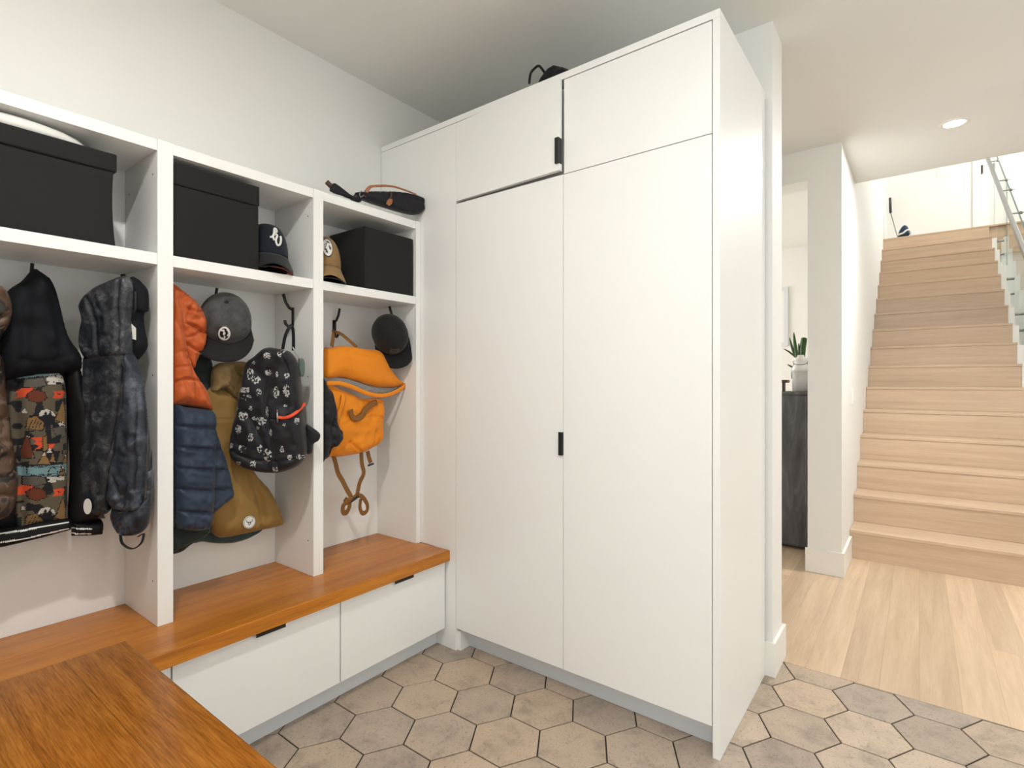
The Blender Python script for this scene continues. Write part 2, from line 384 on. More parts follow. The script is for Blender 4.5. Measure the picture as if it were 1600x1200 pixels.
# upper left door stands slightly ajar, hinged on its left edge
hx = -1.7075
d4 = thing('door', '', ''); del d4['label']; del d4['category']; bpy.data.objects.remove(d4)
def rot_about(mb, px_, py_, ang):
    bmesh.ops.rotate(mb.bm, cent=(px_, py_, 0), matrix=Matrix.Rotation(ang, 3, 'Z'), verts=mb.bm.verts); return mb
AJ = math.radians(-2.2)
d4 = obj('door', rot_about(B(hx, -1.1285, YC-.001, YC+.018, 2.0855, 2.4485), hx, YC+.018, AJ), M['lam'], t, .0008)
def pull_v(x, z0, z1, par, ang=0, hx_=0):
    mb = MB().box(x-.016, x+.0015, YC-.0095, YC-.0015, z0, z1).box(x-.0005, x+.0018, YC-.0095, YC+.016, z0, z1)
    if ang: rot_about(mb, hx_, YC+.018, ang)
    obj('pull_handle', mb, M['black'], par, .0006)
pull_v(-1.1295, 2.112, 2.214, d4, AJ, hx)
pull_v(-1.1275, .956, 1.048, d2)

# --- bench drawers
tb = thing('drawer_base', 'white drawer base with black edge pulls under the long oak bench', 'cabinet', (-2.0, .9, 0))
XD = -1.773
obj('carcass', MB().box(XW+.003, -1.795, -.30, 1.808, .09, .409).box(XW+.003, -1.846, -.30, 1.808, 0, .09), M['lamin'], tb)
obj('toe_kick', B(-1.845, -1.834, -.30, 1.8095, 0, .09), M['kick'], tb)
for y0, y1, hy in ((1.236, 1.803, 1.545), (.652, 1.231, .951), (.068, .647, .36)):
    dr = obj('drawer', B(-1.793, XD, y0, y1, .09, .402), M['lam'], tb, .0008)
    obj('pull_handle', MB().box(XD-.012, XD+.013, hy-.052, hy+.052, .4022, .4045).box(XD+.011, XD+.013, hy-.052, hy+.052, .392, .4045), M['black'], dr)
o = obj('oak_bench', B(XW+.003, -1.746, -.30, 1.8095, .410, .460), M['oak'], None, .0025)
tag(o, 'long orange oak bench slab running along the lockers to the tall cabinet', 'bench')
# --- raised counter in the foreground
tc = thing('counter_cabinet', 'white cabinet body hidden under the near raised oak counter', 'cabinet', (-1.1, .2, 0))
obj('body', B(-1.70, -.62, -.28, .50, .09, .457), M['lam'], tc, .001)
obj('plinth', B(-1.70, -.66, -.28, .45, 0, .0895), M['kick'], tc)
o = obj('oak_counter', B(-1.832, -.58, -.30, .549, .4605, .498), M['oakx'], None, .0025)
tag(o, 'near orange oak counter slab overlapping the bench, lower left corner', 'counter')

# --- open lockers
tl = thing('open_locker_unit', 'white open locker unit with three hanging bays and a top row of cubbies', 'shelving', (-2.1, .9, .46))
DF = -1.946
obj('back_panel', B(-2.2465, -2.243, .12, 1.8095, .4605, 2.03), M['lamin'], tl)
for y0, y1 in ((.112, .158), (.672, .7175), (1.2275, 1.2725), (1.7815, 1.8095)):
    mb = MB().box(-2.2425, DF, y0, y1, .4605, 2.031)
    dv = obj('divider', mb, M['lam'], tl, .0008)
    if y0 < 1.7:
        for xx, zz in ((-1.985, .60), (-1.985, 1.27), (-1.985, 1.925), (-2.20, 1.905), (-2.20, 1.27)):
            hm = MB().prism([(xx+.003*math.cos(a*math.pi/4), y0-.0006, zz+.003*math.sin(a*math.pi/4)) for a in range(8)], (0, .0004, 0))
            obj('pin_hole', hm, M['black'], dv)
for y0, y1 in ((.1585, .6715), (.718, 1.227), (1.273, 1.781)):
    obj('shelf', B(-2.2425, DF-.003, y0, y1, 1.6265, 1.6635), M['lam'], tl, .0008)
    obj('top_board', B(-2.2425, DF-.003, y0, y1, 1.994, 2.03), M['lam'], tl, .0008)

# ================================================================= STAIRS
ts = thing('staircase', 'pale oak staircase of sixteen closed risers going up to the landing', 'stairs', (.15, 6.6, 0))
RI, GO, Y0, SXL, SXR = .2, .296, 4.46, -.391, .70
for i in range(15):
    y = Y0+i*GO; z = (i+1)*RI
    obj('riser', B(SXL, SXR-.004, y+.0025, y+.020, i*RI+(0.0005 if i == 0 else 0), z-.0225), M['stair'], ts)
    obj('tread', B(SXL, SXR, y-.003, y+GO-.001, z-.022, z), M['stair'], ts, .002)
obj('riser', B(SXL, SXR-.004, Y0+15*GO+.0025, Y0+15*GO+.020, 3.0, 3.179), M['stair'], ts)
obj('top_nosing', B(SXL, XR-.003, Y0+15*GO, Y0+15*GO+.034, 3.1795, 3.2015), M['stair'], ts, .003)
# white closed stringer, stepped under the treads, on the open side
pts = [(SXR-.002, Y0+.02, 0)]
for i in range(15):
    y = Y0+i*GO+.012; z = (i+1)*RI-.024
    pts += [(SXR-.002, y, z), (SXR-.002, y+GO, z)]
pts += [(SXR-.002, Y0+15*GO+.012, 0)]
obj('stringer', MB().prism(pts, (.045, 0, 0)), M['trim'], ts)
# railing
tr = thing('stair_railing', 'glass stair railing with brushed steel handrail on the right of the stairs', 'railing', (.75, 6.7, 0))
GXX = .775
def gz(y): return 4.03+(y-8.97)*.638
pan = MB()
def pane(mb, y0, y1):
    lo0 = .2+(y0-Y0)*.676-.30; lo1 = .2+(y1-Y0)*.676-.30
    mb.prism([(GXX, y0, max(lo0, .02)), (GXX, y1, lo1), (GXX, y1, gz(y1)), (GXX, y0, gz(y0))], (.012, 0, 0), 0)
for k, (a, b_) in enumerate(((8.10, 9.9), (6.30, 8.085), (4.62, 6.285))):
    mb = MB(); 
    if a > 8: mb.prism([(GXX, a, 2.55), (GXX, 8.9, 2.7), (GXX, b_, 2.9), (GXX, b_, gz(b_)), (GXX, a, gz(a))], (.012, 0, 0))
    else: pane(mb, a, b_)
    g_ = obj('glass_panel', mb, M['glass'], tr)
    e = MB().prism([(GXX, a, gz(a)+.0005), (GXX, b_, gz(b_)+.0005), (GXX, b_, gz(b_)+.008), (GXX, a, gz(a)+.008)], (.012, 0, 0))
    e.box(GXX, GXX+.012, a-.007, a-.0005, (2.55 if a > 8 else max(.2+(a-Y0)*.676-.30, .02)), gz(a))
    obj('edge', e, M['glass_edge'], g_)
def hz(y): return 4.0+(y-8.82)*.5933
mb = MB().prism([(.665-.001, 4.5, hz(4.5)-.028), (.664, 10.0, hz(10)-.028), (.664, 10.0, hz(10)+.028), (.664, 4.5, hz(4.5)+.028)], (.028, 0, 0))
obj('handrail', mb, M['steel'], tr, .004)
for y in (5.2, 6.0, 6.9, 7.6, 7.95, 8.75):
    mb = MB().tube([(.692, y, hz(y)-.02), (GXX+.02, y, hz(y)-.02)], .006, 8).tube([(GXX-.022, y, hz(y)-.02), (GXX-.001, y, hz(y)-.02)], .016, 12)
    obj('rail_bracket', mb, M['steel'], tr)
for y, dz in ((8.62, -.10), (7.75, -.1), (7.1, -.1), (6.5, -.1), (5.9, -.1), (5.3, -.1)):
    z = .2+(y-Y0)*.676-.05
    for dd in (0, -.16):
        mb = MB().tube([(.744, y, z+dd+dz*.3), (GXX+.03, y, z+dd+dz*.3)], .014, 12)
        obj('standoff', mb, M['steel'], tr)
# switch plates
def switch(name, x0, x1, y0, y1, z0, z1, label, rock):
    t_ = thing(name, label, 'light switch', ((x0+x1)/2, (y0+y1)/2, z0))
    obj('plate', B(x0, x1, y0, y1, z0, z1), M['trim'], t_, .001); obj('rocker', B(*rock), M['wall'], t_, .0008)
switch('light_switch', -.392, -.386, 4.60, 4.675, 1.08, 1.20, 'white light switch on the wall beside the stair foot', (-.386, -.382, 4.62, 4.655, 1.105, 1.175))
switch('light_switch', .21, .36, 10.094, 10.1, 4.27, 4.40, 'white double switch plate on the landing wall', (.24, .27, 10.09, 10.094, 4.30, 4.37))

# ================================================================= SOFT GOODS: HELPERS
def ray(px, py):
    a = (px-CX)/F; b = -(py-CY)/F
    return Vector((a*CS-SN, a*SN+CS, b))
BAY = [None]     # the bay an item hangs in: soft goods press against its boards instead of passing through them
def fit(q):
    if BAY[0]:
        q.x = max(q.x, -2.2415)
        if q.x < -1.945: q.y = min(max(q.y, BAY[0][0]), BAY[0][1])
    return q
LEFT, MID, RIGHT = (.160, .6705), (.719, 1.2260), (1.2740, 1.7800)
class Plane:
    """a vertical plane through p0 whose normal (towards the room) has horizontal angle ang from +X; measures taken off the photo are laid on it"""
    def __init__(s, x, y, ang=0.0):
        s.p = Vector((x, y, 0)); s.n = Vector((math.cos(ang), math.sin(ang), 0)); s.u = Vector((-s.n.y, s.n.x, 0))
    @staticmethod
    def through(a, b):
        d = (Vector((b[0]-a[0], b[1]-a[1], 0))).normalized(); n = Vector((d.y, -d.x, 0))
        return Plane(a[0], a[1], math.atan2(n.y, n.x))
    def uv(s, px, py):
        r = ray(px, py); o = Vector((0, 0, H)); t = (s.p-o).dot(s.n)/r.dot(s.n); q = o+r*t
        return ((q-s.p).dot(s.u), q.z)
    def w(s, u, v, d=0.0):
        q = s.p+s.u*u+s.n*d; return fit(Vector((q.x, q.y, v)))
    def at(s, px, py, d=0.0):
        u, v = s.uv(px, py); return s.w(u, v, d)
def seg_dist(P, line):
    P = np.asarray(P); best = np.full(len(P), 9e9)
    for a, b in zip(line[:-1], line[1:]):
        a = np.array(a); b = np.array(b); ab = b-a; L = (ab**2).sum()
        t = np.clip(((P-a)@ab)/max(L, 1e-12), 0, 1) if L > 0 else np.zeros(len(P))
        d = np.sqrt(((P-(a+t[:, None]*ab))**2).sum(1)); best = np.minimum(best, d)
    return best
def inside(P, poly):
    P = np.asarray(P); x, y = P[:, 0], P[:, 1]; r = np.zeros(len(P), bool); n = len(poly)
    for i in range(n):
        x0, y0 = poly[i]; x1, y1 = poly[(i+1) % n]
        if y0 == y1: continue
        c = ((y0 > y) != (y1 > y)) & (x < (x1-x0)*(y-y0)/(y1-y0)+x0); r ^= c
    return r
def resample(poly, step, smooth=True, closed=True):
    P = catmull([Vector((p[0], p[1], 0)) for p in poly], 8, closed) if smooth else [Vector((p[0], p[1], 0)) for p in poly]
    if closed: P.append(P[0])
    out = []; acc = 0; out.append(P[0])
    for a, b in zip(P[:-1], P[1:]):
        L = (b-a).length
        while acc+L >= step:
            t = (step-acc)/L; a = a+(b-a)*t; out.append(a); L = (b-a).length; acc = 0
            if L < 1e-9: break
        acc += L
    if closed and (out[-1]-out[0]).length < step*.5: out.pop()
    return [(p.x, p.y) for p in out]
def vnoise(P, scale, seed=0):
    """cheap smooth value noise on numpy points"""
    q = np.asarray(P)*scale+seed*17.31; i = np.floor(q).astype(int); f = q-i; f = f*f*(3-2*f)
    def h(a, b): 
        n = (a*374761393+b*668265263+seed*982451653) & 0x7fffffff; n = (n ^ (n >> 13))*1274126177 & 0x7fffffff
        return (n & 0xffff)/65535.0
    a, b = i[:, 0], i[:, 1]
    return (h(a, b)*(1-f[:, 0])+h(a+1, b)*f[:, 0])*(1-f[:, 1])+(h(a, b+1)*(1-f[:, 0])+h(a+1, b+1)*f[:, 0])*f[:, 1]
def puff(name, pl, out, mats, parent, d=0.0, tf=.03, tb=.02, R=.05, step=.007, creases=(), folds=(), wr=.0, wrs=25, px=True, smooth=True, paint=None, power=.5, bulge=None, tilt=None, seed=0, flatback=False):
    """a soft closed body: outline on plane pl, inflated tf to the front and tb to the back with rounded edges over R,
    grooves (creases: points, depth, width; negative depth = ridge) and vertical folds (amplitude, wavelength, phase, slant)"""
    o = [pl.uv(*p) for p in out] if px else list(out)
    bd = resample(o, step, smooth)
    xs = [p[0] for p in bd]; ys = [p[1] for p in bd]; pts = []
    g = step*.95; j = 0; y = min(ys)+g/2
    while y < max(ys):
        x = min(xs)+(g/2 if j % 2 else 0)
        while x < max(xs): pts.append((x, y)); x += g
        y += g*.87; j += 1
    pts = np.array(pts); loop = bd+[bd[0]]
    ins = inside(pts, bd); pts = pts[ins]
    pts = pts[seg_dist(pts, loop) > step*.55]
    V = [Vector(p) for p in bd]+[Vector(p) for p in pts]; n = len(bd)
    vo, eo, fo, *_ = delaunay_2d_cdt(V, [(i, (i+1) % n) for i in range(n)], [], 1, 1e-7)
    P = np.array([[v.x, v.y] for v in vo]); dist = seg_dist(P, loop)
    onb = dist < 1e-6
    q = np.clip(dist/R, 0, 1); prof = (1-(1-q)**2)**power
    front = tf*prof
    for c in creases:
        ln = [pl.uv(*p) for p in c[0]] if px else c[0]
        ln = [(v.x, v.y) for v in catmull([Vector((a[0], a[1], 0)) for a in ln], 5)] if len(ln) > 2 else ln
        dd = seg_dist(P, ln); front = front-c[1]*np.exp(-(dd/c[2])**2)*np.clip(dist/.012, 0, 1)
    for amp, wl, ph, sl in folds:
        front = front+amp*np.sin(2*math.pi*(P[:, 0]+sl*P[:, 1])/wl+ph+2*(vnoise(P, 5, seed)-.5))*prof
    if wr: front = front+wr*(vnoise(P, wrs, seed+1)-.5)*2*prof+wr*.5*(vnoise(P, wrs*2.3, seed+2)-.5)*2*prof
    if bulge is not None: front = front+bulge(P)*prof
    base = np.zeros(len(P)) if tilt is None else tilt(P)
    front = np.where(onb, 0, np.maximum(front, .0004)); back = np.where(onb, 0, tb*prof)
    bm = bmesh.new()
    fv = [bm.verts.new(pl.w(P[i, 0], P[i, 1], d+base[i]+front[i])) for i in range(len(P))]
    bv = [fv[i] if onb[i] else bm.verts.new(pl.w(P[i, 0], P[i, 1], d+base[i]-back[i])) for i in range(len(P))]
    PI_ = paint(np.array([P[list(f)].mean(0) for f in fo])) if paint is not None else None
    for fi, f in enumerate(fo):
        idx = list(f); c = P[idx].mean(0); mi = 0
        if paint is not None: mi = int(PI_[fi])
        a, b_, c_ = [vo[k] for k in idx[:3]]
        if (b_-a).cross(c_-a) < 0: idx = idx[::-1]
        fc = bm.faces.new([fv[k] for k in idx]); fc.smooth = True; fc.material_index = mi
        if not all(onb[k] for k in idx):
            fc = bm.faces.new([bv[k] for k in idx[::-1]]); fc.smooth = True; fc.material_index = mi
    return obj(name, bm, mats, parent, recalc=False)
def strap(name, pts, width, thick, mat, parent, up=(1, 0, 0), r=None, n=8):
    P = catmull(pts, 6) if len(pts) > 2 else [Vector(p) for p in pts]
    return obj(name, MB().tube(P, 1.0, n, flat=(width, thick, up)), mat, parent)
def cord(name, pts, r, mat, parent, n=8):
    P = catmull(pts, 6) if len(pts) > 2 else [Vector(p) for p in pts]
    return obj(name, MB().tube(P, r, n), mat, parent)

def cloth(name, col, rough=.85, bs=.15, scale=900, var=.0, sheen=.3, c2=None, vs=12):
    m = new_mat(name, col, rough, spec=.25)
    bsdf(m).inputs['Sheen Weight'].default_value = sheen*.3
    v = mapping(m, (1, 1, 1)); n = noise(m, v, scale, 2); bump(m, n.outputs[0], bs, .0015)
    if c2:
        n2 = noise(m, v, vs, 4, .6); lk(m, ramp(m, n2.outputs[0], [(.35, col), (.65, c2)]), bsdf(m).inputs['Base Color'])
    return m
M['blackfab'] = cloth('black_fabric', (.010, .011, .014), .8)
M['boxfab'] = cloth('black_box_fabric', (.010, .010, .0095), .75, .2, 700)
M['hoodnavy'] = cloth('black_navy_jersey', (.0035, .0045, .007), .8, sheen=.0)
M['sleeveblack'] = cloth('black_shell', (.005, .005, .006), .6, sheen=.0)
M['white'] = new_mat('white_print', (.75, .74, .70), .6)
M['orangepuff'] = cloth('burnt_orange_nylon', (.50, .10, .022), .48, .05)
M['navypuff'] = cloth('navy_nylon', (.020, .033, .062), .42, .05, c2=(.030, .045, .075), vs=18)
M['tan'] = cloth('tan_canvas', (.27, .160, .042), .7, .1, c2=(.31, .185, .052), vs=8)
M['tanlight'] = cloth('pale_tan_canvas', (.40, .28, .13), .7, .1, c2=(.30, .19, .075), vs=14)
M['teal'] = cloth('teal_fabric', (.04, .075, .075), .8)
M['darkgreen'] = cloth('dark_grey_green_fabric', (.022, .030, .028), .85)
M['dimwhite'] = new_mat('dull_white_print', (.42, .42, .41), .6)
M['bagblack'] = cloth('black_polyester', (.010, .010, .013), .5, .1)
M['red'] = new_mat('orange_red_trim', (.80, .075, .02), .5)
M['orangebag'] = cloth('orange_canvas', (.78, .245, .010), .62, .15, 600)
M['brownstrap'] = cloth('brown_webbing', (.22, .095, .020), .7, .2)
M['greylining'] = cloth('grey_lining', (.24, .25, .24), .6)
M['capgrey'] = cloth('charcoal_felt', (.045, .045, .047), .9, .3, 500, c2=(.085, .085, .086), vs=30)
M['capblack'] = cloth('black_cap_cotton', (.011, .011, .012), .85, .2)
M['capnavy'] = cloth('navy_cap_wool', (.008, .012, .020), .85, .2)
M['captan'] = cloth('tan_cap_cotton', (.30, .185, .070), .85, .2, c2=(.25, .15, .06), vs=20)
M['patchgrey'] = new_mat('grey_patch', (.055, .055, .055), .7)
M['leather'] = new_mat('tan_leather', (.33, .125, .045), .45)
M['brass'] = new_mat('brass', (.6, .42, .2), .3, 1.0)
M['darkleather'] = new_mat('brown_leather', (.07, .032, .02), .5)
# rain jacket: mottled dark grey coated cloth
m = M['rain'] = new_mat('mottled_rain_cloth', (.03, .034, .04), .34, spec=.45)
v = mapping(m, (1, 1, 1)); n1 = noise(m, v, 24, 10, .78, .5); n2 = noise(m, v, 80, 5, .75)
c = ramp(m, n1.outputs[0], [(.40, (.006, .008, .012)), (.52, (.024, .028, .035)), (.62, (.095, .098, .102))])
lk(m, mixc(m, .5, c, ramp(m, n2.outputs[0], [(.35, (.3, .3, .34)), (.6, (1.2, 1.2, 1.2))]), 'MULTIPLY'), bsdf(m).inputs['Base Color'])
m = M['rainblue'] = new_mat('mottled_rain_cloth_blue', (.03, .036, .05), .32, spec=.45)
v = mapping(m, (1, 1, 1)); n1 = noise(m, v, 16, 8, .72, .3)
lk(m, ramp(m, n1.outputs[0], [(.38, (.007, .010, .018)), (.52, (.020, .027, .042)), (.66, (.09, .105, .13))]), bsdf(m).inputs['Base Color'])
# camouflage puffer
m = M['camo'] = new_mat('brown_camouflage_nylon', (.1, .06, .04), .45, spec=.4)
v = mapping(m, (1, 1, 1)); n1 = noise(m, v, 9, 2, .5, 1.2); n2 = noise(m, v, 14, 2, .5, 1.5)
c = ramp(m, n1.outputs[0], [(.42, (.020, .016, .014)), (.44, (.085, .048, .030))]); c.node.color_ramp.interpolation = 'CONSTANT'
c2 = ramp(m, n2.outputs[0], [(.0, (0, 0, 0)), (.56, (1, 1, 1))]); c2.node.color_ramp.interpolation = 'CONSTANT'
lk(m, mixc(m, c2, c, (.16, .105, .075)), bsdf(m).inputs['Base Color'])

# ================================================================= HOOKS
def hook(p, out, up, label):
    """black flat-bar hook screwed to a board: p on the board, out = direction away from it"""
    p = Vector(p); out = Vector(out).normalized()
    t = thing('coat_hook', label, 'hook', p, 'black coat hooks in the lockers')
    side = out.cross(Vector((0, 0, 1)))
    mb = MB().tube([p+out*.003+Vector((0, 0, .035)), p+out*.003-Vector((0, 0, .045))], 1, 4, flat=(.020, .008, side.cross(Vector((0, 0, 1)))))
    obj('back_plate', mb, M['black'], t)
    P = [p+out*.006+Vector((0, 0, .028)), p+out*.018+Vector((0, 0, .033)), p+out*.034+Vector((0, 0, .055)), p+out*.045+Vector((0, 0, .088))]
    obj('upper_arm', MB().tube(P, 1, 8, flat=(.014, .010, side)), M['black'], t)
    P = [p+out*.006-Vector((0, 0, .040)), p+out*.022-Vector((0, 0, .046)), p+out*.035-Vector((0, 0, .034)), p+out*.038-Vector((0, 0, .020))]
    obj('lower_arm', MB().tube(P, 1, 8, flat=(.014, .010, side)), M['black'], t)
    return t
hook((-2.243, .415, 1.53), (1, 0, 0), 1, 'black hook hidden under the black hooded jacket')
hook((-2.243, .965, 1.53), (1, 0, 0), 1, 'black hook holding the grey flat-brim cap')
hook((-2.243, 1.525, 1.51), (1, 0, 0), 1, 'black hook on the back board holding the orange backpack')
hook((-2.113, .6718, 1.52), (0, -1, 0), 1, 'black hook holding the dark rain jacket')
hook((-2.095, 1.2273, 1.525), (0, -1, 0), 1, 'black hook holding the patterned black backpack')
hook((-2.10, .7177, 1.50), (0, 1, 0), 1, 'black hook behind the orange and navy jacket')
hook((-2.09, 1.7813, 1.535), (0, -1, 0), 1, 'black hook holding the black cap with a grey patch')

# ================================================================= STORAGE BOXES
def bin_box(label, x0, x1, y0, y1, z0, z1, lid, bow=.0, seed=0):
    t = thing('storage_box', label, 'box', ((x0+x1)/2, (y0+y1)/2, z0), 'black fabric boxes in the top cubbies')
    def soft(mb, cuts=8, amp=.0):
        bmesh.ops.subdivide_edges(mb.bm, edges=mb.bm.edges, cuts=cuts, use_grid_fill=True)
        for v_ in mb.bm.verts:
            c = v_.co; fz = (c.z-z0)/(z1-z0); fy = (c.y-y0)/(y1-y0)
            s_ = 4*fz*(1-fz)
            if abs(c.y-y1) < 1e-5: c.y -= amp*s_*.8
            if abs(c.y-y0) < 1e-5: c.y += amp*s_*.8
            if abs(c.x-x1) < 1e-5: c.x -= amp*.4*math.sin(fz*3.1)*4*fy*(1-fy)
        return mb
    if lid:
        obj('body', soft(B(x0, x1, y0, y1, z0, z1-lid-.002), 8, bow), M['boxfab'], t, .003, True)
        obj('lid', soft(B(x0-.0, x1+.003, y0-.002, y1+.003, z1-lid, z1), 6, 0), M['boxfab'], t, .004, True)
    else:
        obj('body', soft(B(x0, x1, y0, y1, z0, z1), 8, bow), M['boxfab'], t, .003, True)
    return t
bin_box('wide black fabric box in the left cubby with pale things on top', -2.225, -1.957, .215, .563, 1.6637, 1.945, .055, .010)
bin_box('black fabric box with a flat lid in the middle cubby beside the navy cap', -2.225, -1.957, .724, 1.008, 1.6637, 1.975, .072)
bin_box('plain black fabric box filling the right cubby', -2.225, -1.957, 1.487, 1.772, 1.6637, 1.942, 0)
# pale folded things on the left box
t = thing('white_bundle', 'white rounded folded cloth lying on the left black box', 'cloth', (-2.05, .34, 1.945))
mb = MB(); bmesh.ops.create_uvsphere(mb.bm, u_segments=28, v_segments=14, radius=1)
for v_ in mb.bm.verts:
    z = v_.co.z; v_.co = Vector((-2.030+v_.co.x*.068, .345+v_.co.y*.165, 1.9462+max(0, z)**.6*.045))
obj('folded_cloth', mb, M['white'], t, 0, True)
mb = MB().prism([(-2.05, .508, 1.9455), (-2.05, .552, 1.9455), (-2.06, .525, 1.978)], (-.02, .004, 0))
o = obj('grey_tag', mb, M['greylining']); tag(o, 'small pointed pale cloth corner on the left black box', 'cloth')

# ================================================================= CAPS
def cap(label, loc, fwd, up, crown, brim, size=1.0, curve=.03, crown_h=.115, group=None, flat=False, squash=None, name='baseball_cap', brim_len=.068, under=None, droop=0.0, floor_z=None):
    """crown of six panels with button, stitched brim; local +y = forward, +z = up"""
    fwd = Vector(fwd).normalized(); up = Vector(up); up = (up-fwd*up.dot(fwd)).normalized(); rt = fwd.cross(up)
    Rm = Matrix((rt, fwd, up)).transposed()
    def W(x, y, z):
        q = Vector(loc)+Rm@(Vector((x, y, z))*size)
        if floor_z: q.z = max(q.z, floor_z)
        return fit(q)
    t = thing(name, label, 'cap', loc, group)
    rx, ry = .080, .094
    def crown_pt(a, h):
        # a azimuth (0 = +x), h 0..1 from rim to top
        th = h*math.pi/2; c_ = math.cos(th)**.72; z = crown_h*math.sin(th)
        fr = max(0, math.sin(a))                        # front stands taller and steeper
        k = 1+.05*fr*math.sin(th*2)
        seam = 1-.012*max(0, 1-abs(((a*3/math.pi) % 1)-.0)*9 if ((a*3/math.pi) % 1) < .5 else 1-abs(((a*3/math.pi) % 1)-1)*9)*math.cos(th)
        x, y, z = rx*c_*k*seam*math.cos(a), ry*c_*k*seam*math.sin(a), z*(1+.06*fr*math.cos(th))
        if squash: x, y, z = squash(x, y, z)
        return x, y, z
    bm = bmesh.new(); n, L = 72, 16; rings = []
    for j in range(L):
        h = j/(L-.5)
        rings.append([bm.verts.new(W(*crown_pt(2*math.pi*i/n, h))) for i in range(n)])
    top = bm.verts.new(W(*( (0, 0, crown_h) if not squash else squash(0, 0, crown_h))))
    inner = [[bm.verts.new(W(x*.965, y*.965, z)) for x, y, z in [crown_pt(2*math.pi*i/n, 0)]][0] for i in range(n)]
    inner2 = [bm.verts.new(W(x*.95, y*.95, z-.004)) for x, y, z in [crown_pt(2*math.pi*i/n, .55) for i in range(n)]]
    for A, B_ in zip(rings, rings[1:]):
        for i in range(n): bm.faces.new((A[i], A[(i+1) % n], B_[(i+1) % n], B_[i]))
    for i in range(n):
        bm.faces.new((rings[-1][i], rings[-1][(i+1) % n], top)); bm.faces.new((inner[i], inner[(i+1) % n], rings[0][(i+1) % n], rings[0][i]))
        bm.faces.new((inner2[i], inner2[(i+1) % n], inner[(i+1) % n], inner[i]))
    bm.faces.new(inner2)
    obj('crown', bm, crown, t, 0, True)
    # brim: rim arc of the front extended forward
    bm = bmesh.new(); nu, nv = 26, 8; topv, botv = [], []
    for i in range(nu+1):
        s_ = -1+2*i/nu; a = math.pi/2-s_*math.pi*.44
        x0, y0, _ = crown_pt(a, 0.0); x0 *= 1.0; y0 *= 1.0
        row, rowb = [], []
        wd = .088; ex = s_*wd; ey = .094+brim_len*(1-abs(s_)**3.2)**.6-.030*s_*s_ 
        ey = max(ey, y0+.002)
        for j in range(nv+1):
            v_ = j/nv; x = x0+(ex-x0)*v_; y = y0+(ey-y0)*v_
            z = .004-curve*(x/.085)**2*(.35+.65*v_)-.10*v_*curve-droop*v_*(max(0, ey-y0)/.075)
            row.append(bm.verts.new(W(x, y, z+.0012))); rowb.append(bm.verts.new(W(x, y, z-.0022)))
        topv.append(row); botv.append(rowb)
    for i in range(nu):
        for j in range(nv):
            bm.faces.new((topv[i][j], topv[i+1][j], topv[i+1][j+1], topv[i][j+1])); f = bm.faces.new((botv[i][j], botv[i][j+1], botv[i+1][j+1], botv[i+1][j])); f.material_index = 1
    for i in range(nu):
        bm.faces.new((topv[i][nv], topv[i+1][nv], botv[i+1][nv], botv[i][nv])); bm.faces.new((topv[i][0], botv[i][0], botv[i+1][0], topv[i+1][0]))
    for i in (0, nu):
        for j in range(nv): bm.faces.new((topv[i][j], topv[i][j+1], botv[i][j+1], botv[i][j]))
    obj('brim', bm, [brim, under or brim], t, 0, True)
    mb = MB(); bmesh.ops.create_uvsphere(mb.bm, u_segments=12, v_segments=8, radius=1)
    tz = (0, 0, crown_h) if not squash else squash(0, 0, crown_h)
    for v_ in mb.bm.verts: v_.co = W(tz[0]+v_.co.x*.0075, tz[1]+v_.co.y*.0075, tz[2]+v_.co.z*.0035)
    obj('button', mb, brim, t, 0, True)
    def surf(a, h, off=.0015):
        x, y, z = crown_pt(a, h); d = Vector((x/rx**2, y/ry**2, z/crown_h**2)).normalized()
        return W(*(Vector((x, y, z))+d*off))
    return t, surf, W
def badge(t, surf, a0, h0, ra, rh, mats, name='badge', pattern=None, off=.0022, rings_=9, n=40):
    """a round patch lying on the crown"""
    bm = bmesh.new(); R = []
    for j in range(rings_+1):
        r = j/rings_
        R.append([bm.verts.new(surf(a0-ra*r*math.cos(2*math.pi*i/n), h0+rh*r*math.sin(2*math.pi*i/n), off)) for i in range(n)] if j else [bm.verts.new(surf(a0, h0, off))])
    for i in range(n):
        f = bm.faces.new((R[0][0], R[1][i], R[1][(i+1) % n])); f.material_index = pattern(0, i/n) if pattern else 0
        for j in range(1, rings_):
            f = bm.faces.new((R[j][i], R[j+1][i], R[j+1][(i+1) % n], R[j][(i+1) % n])); f.material_index = pattern((j+.5)/rings_, i/n) if pattern else 0
    rim = [bm.verts.new(surf(a0-ra*math.cos(2*math.pi*i/n), h0+rh*math.sin(2*math.pi*i/n), 0)) for i in range(n)]
    for i in range(n): bm.faces.new((R[rings_][i], R[rings_][(i+1) % n], rim[(i+1) % n], rim[i]))
    return obj(name, bm, mats, t, 0, True)
def mandala(seed, thr=.5):
    def f(r, a):
        if r > .88: return 1 if r > .94 else 0
        if r > .72: return 0
        x, y = r*math.cos(a*6.283), r*math.sin(a*6.283)
        v_ = vnoise(np.array([[x*3.2+seed, y*3.2]]), 1.6, seed)[0]
        return 1 if v_ > thr else 0
    return f
BAY[0] = MID
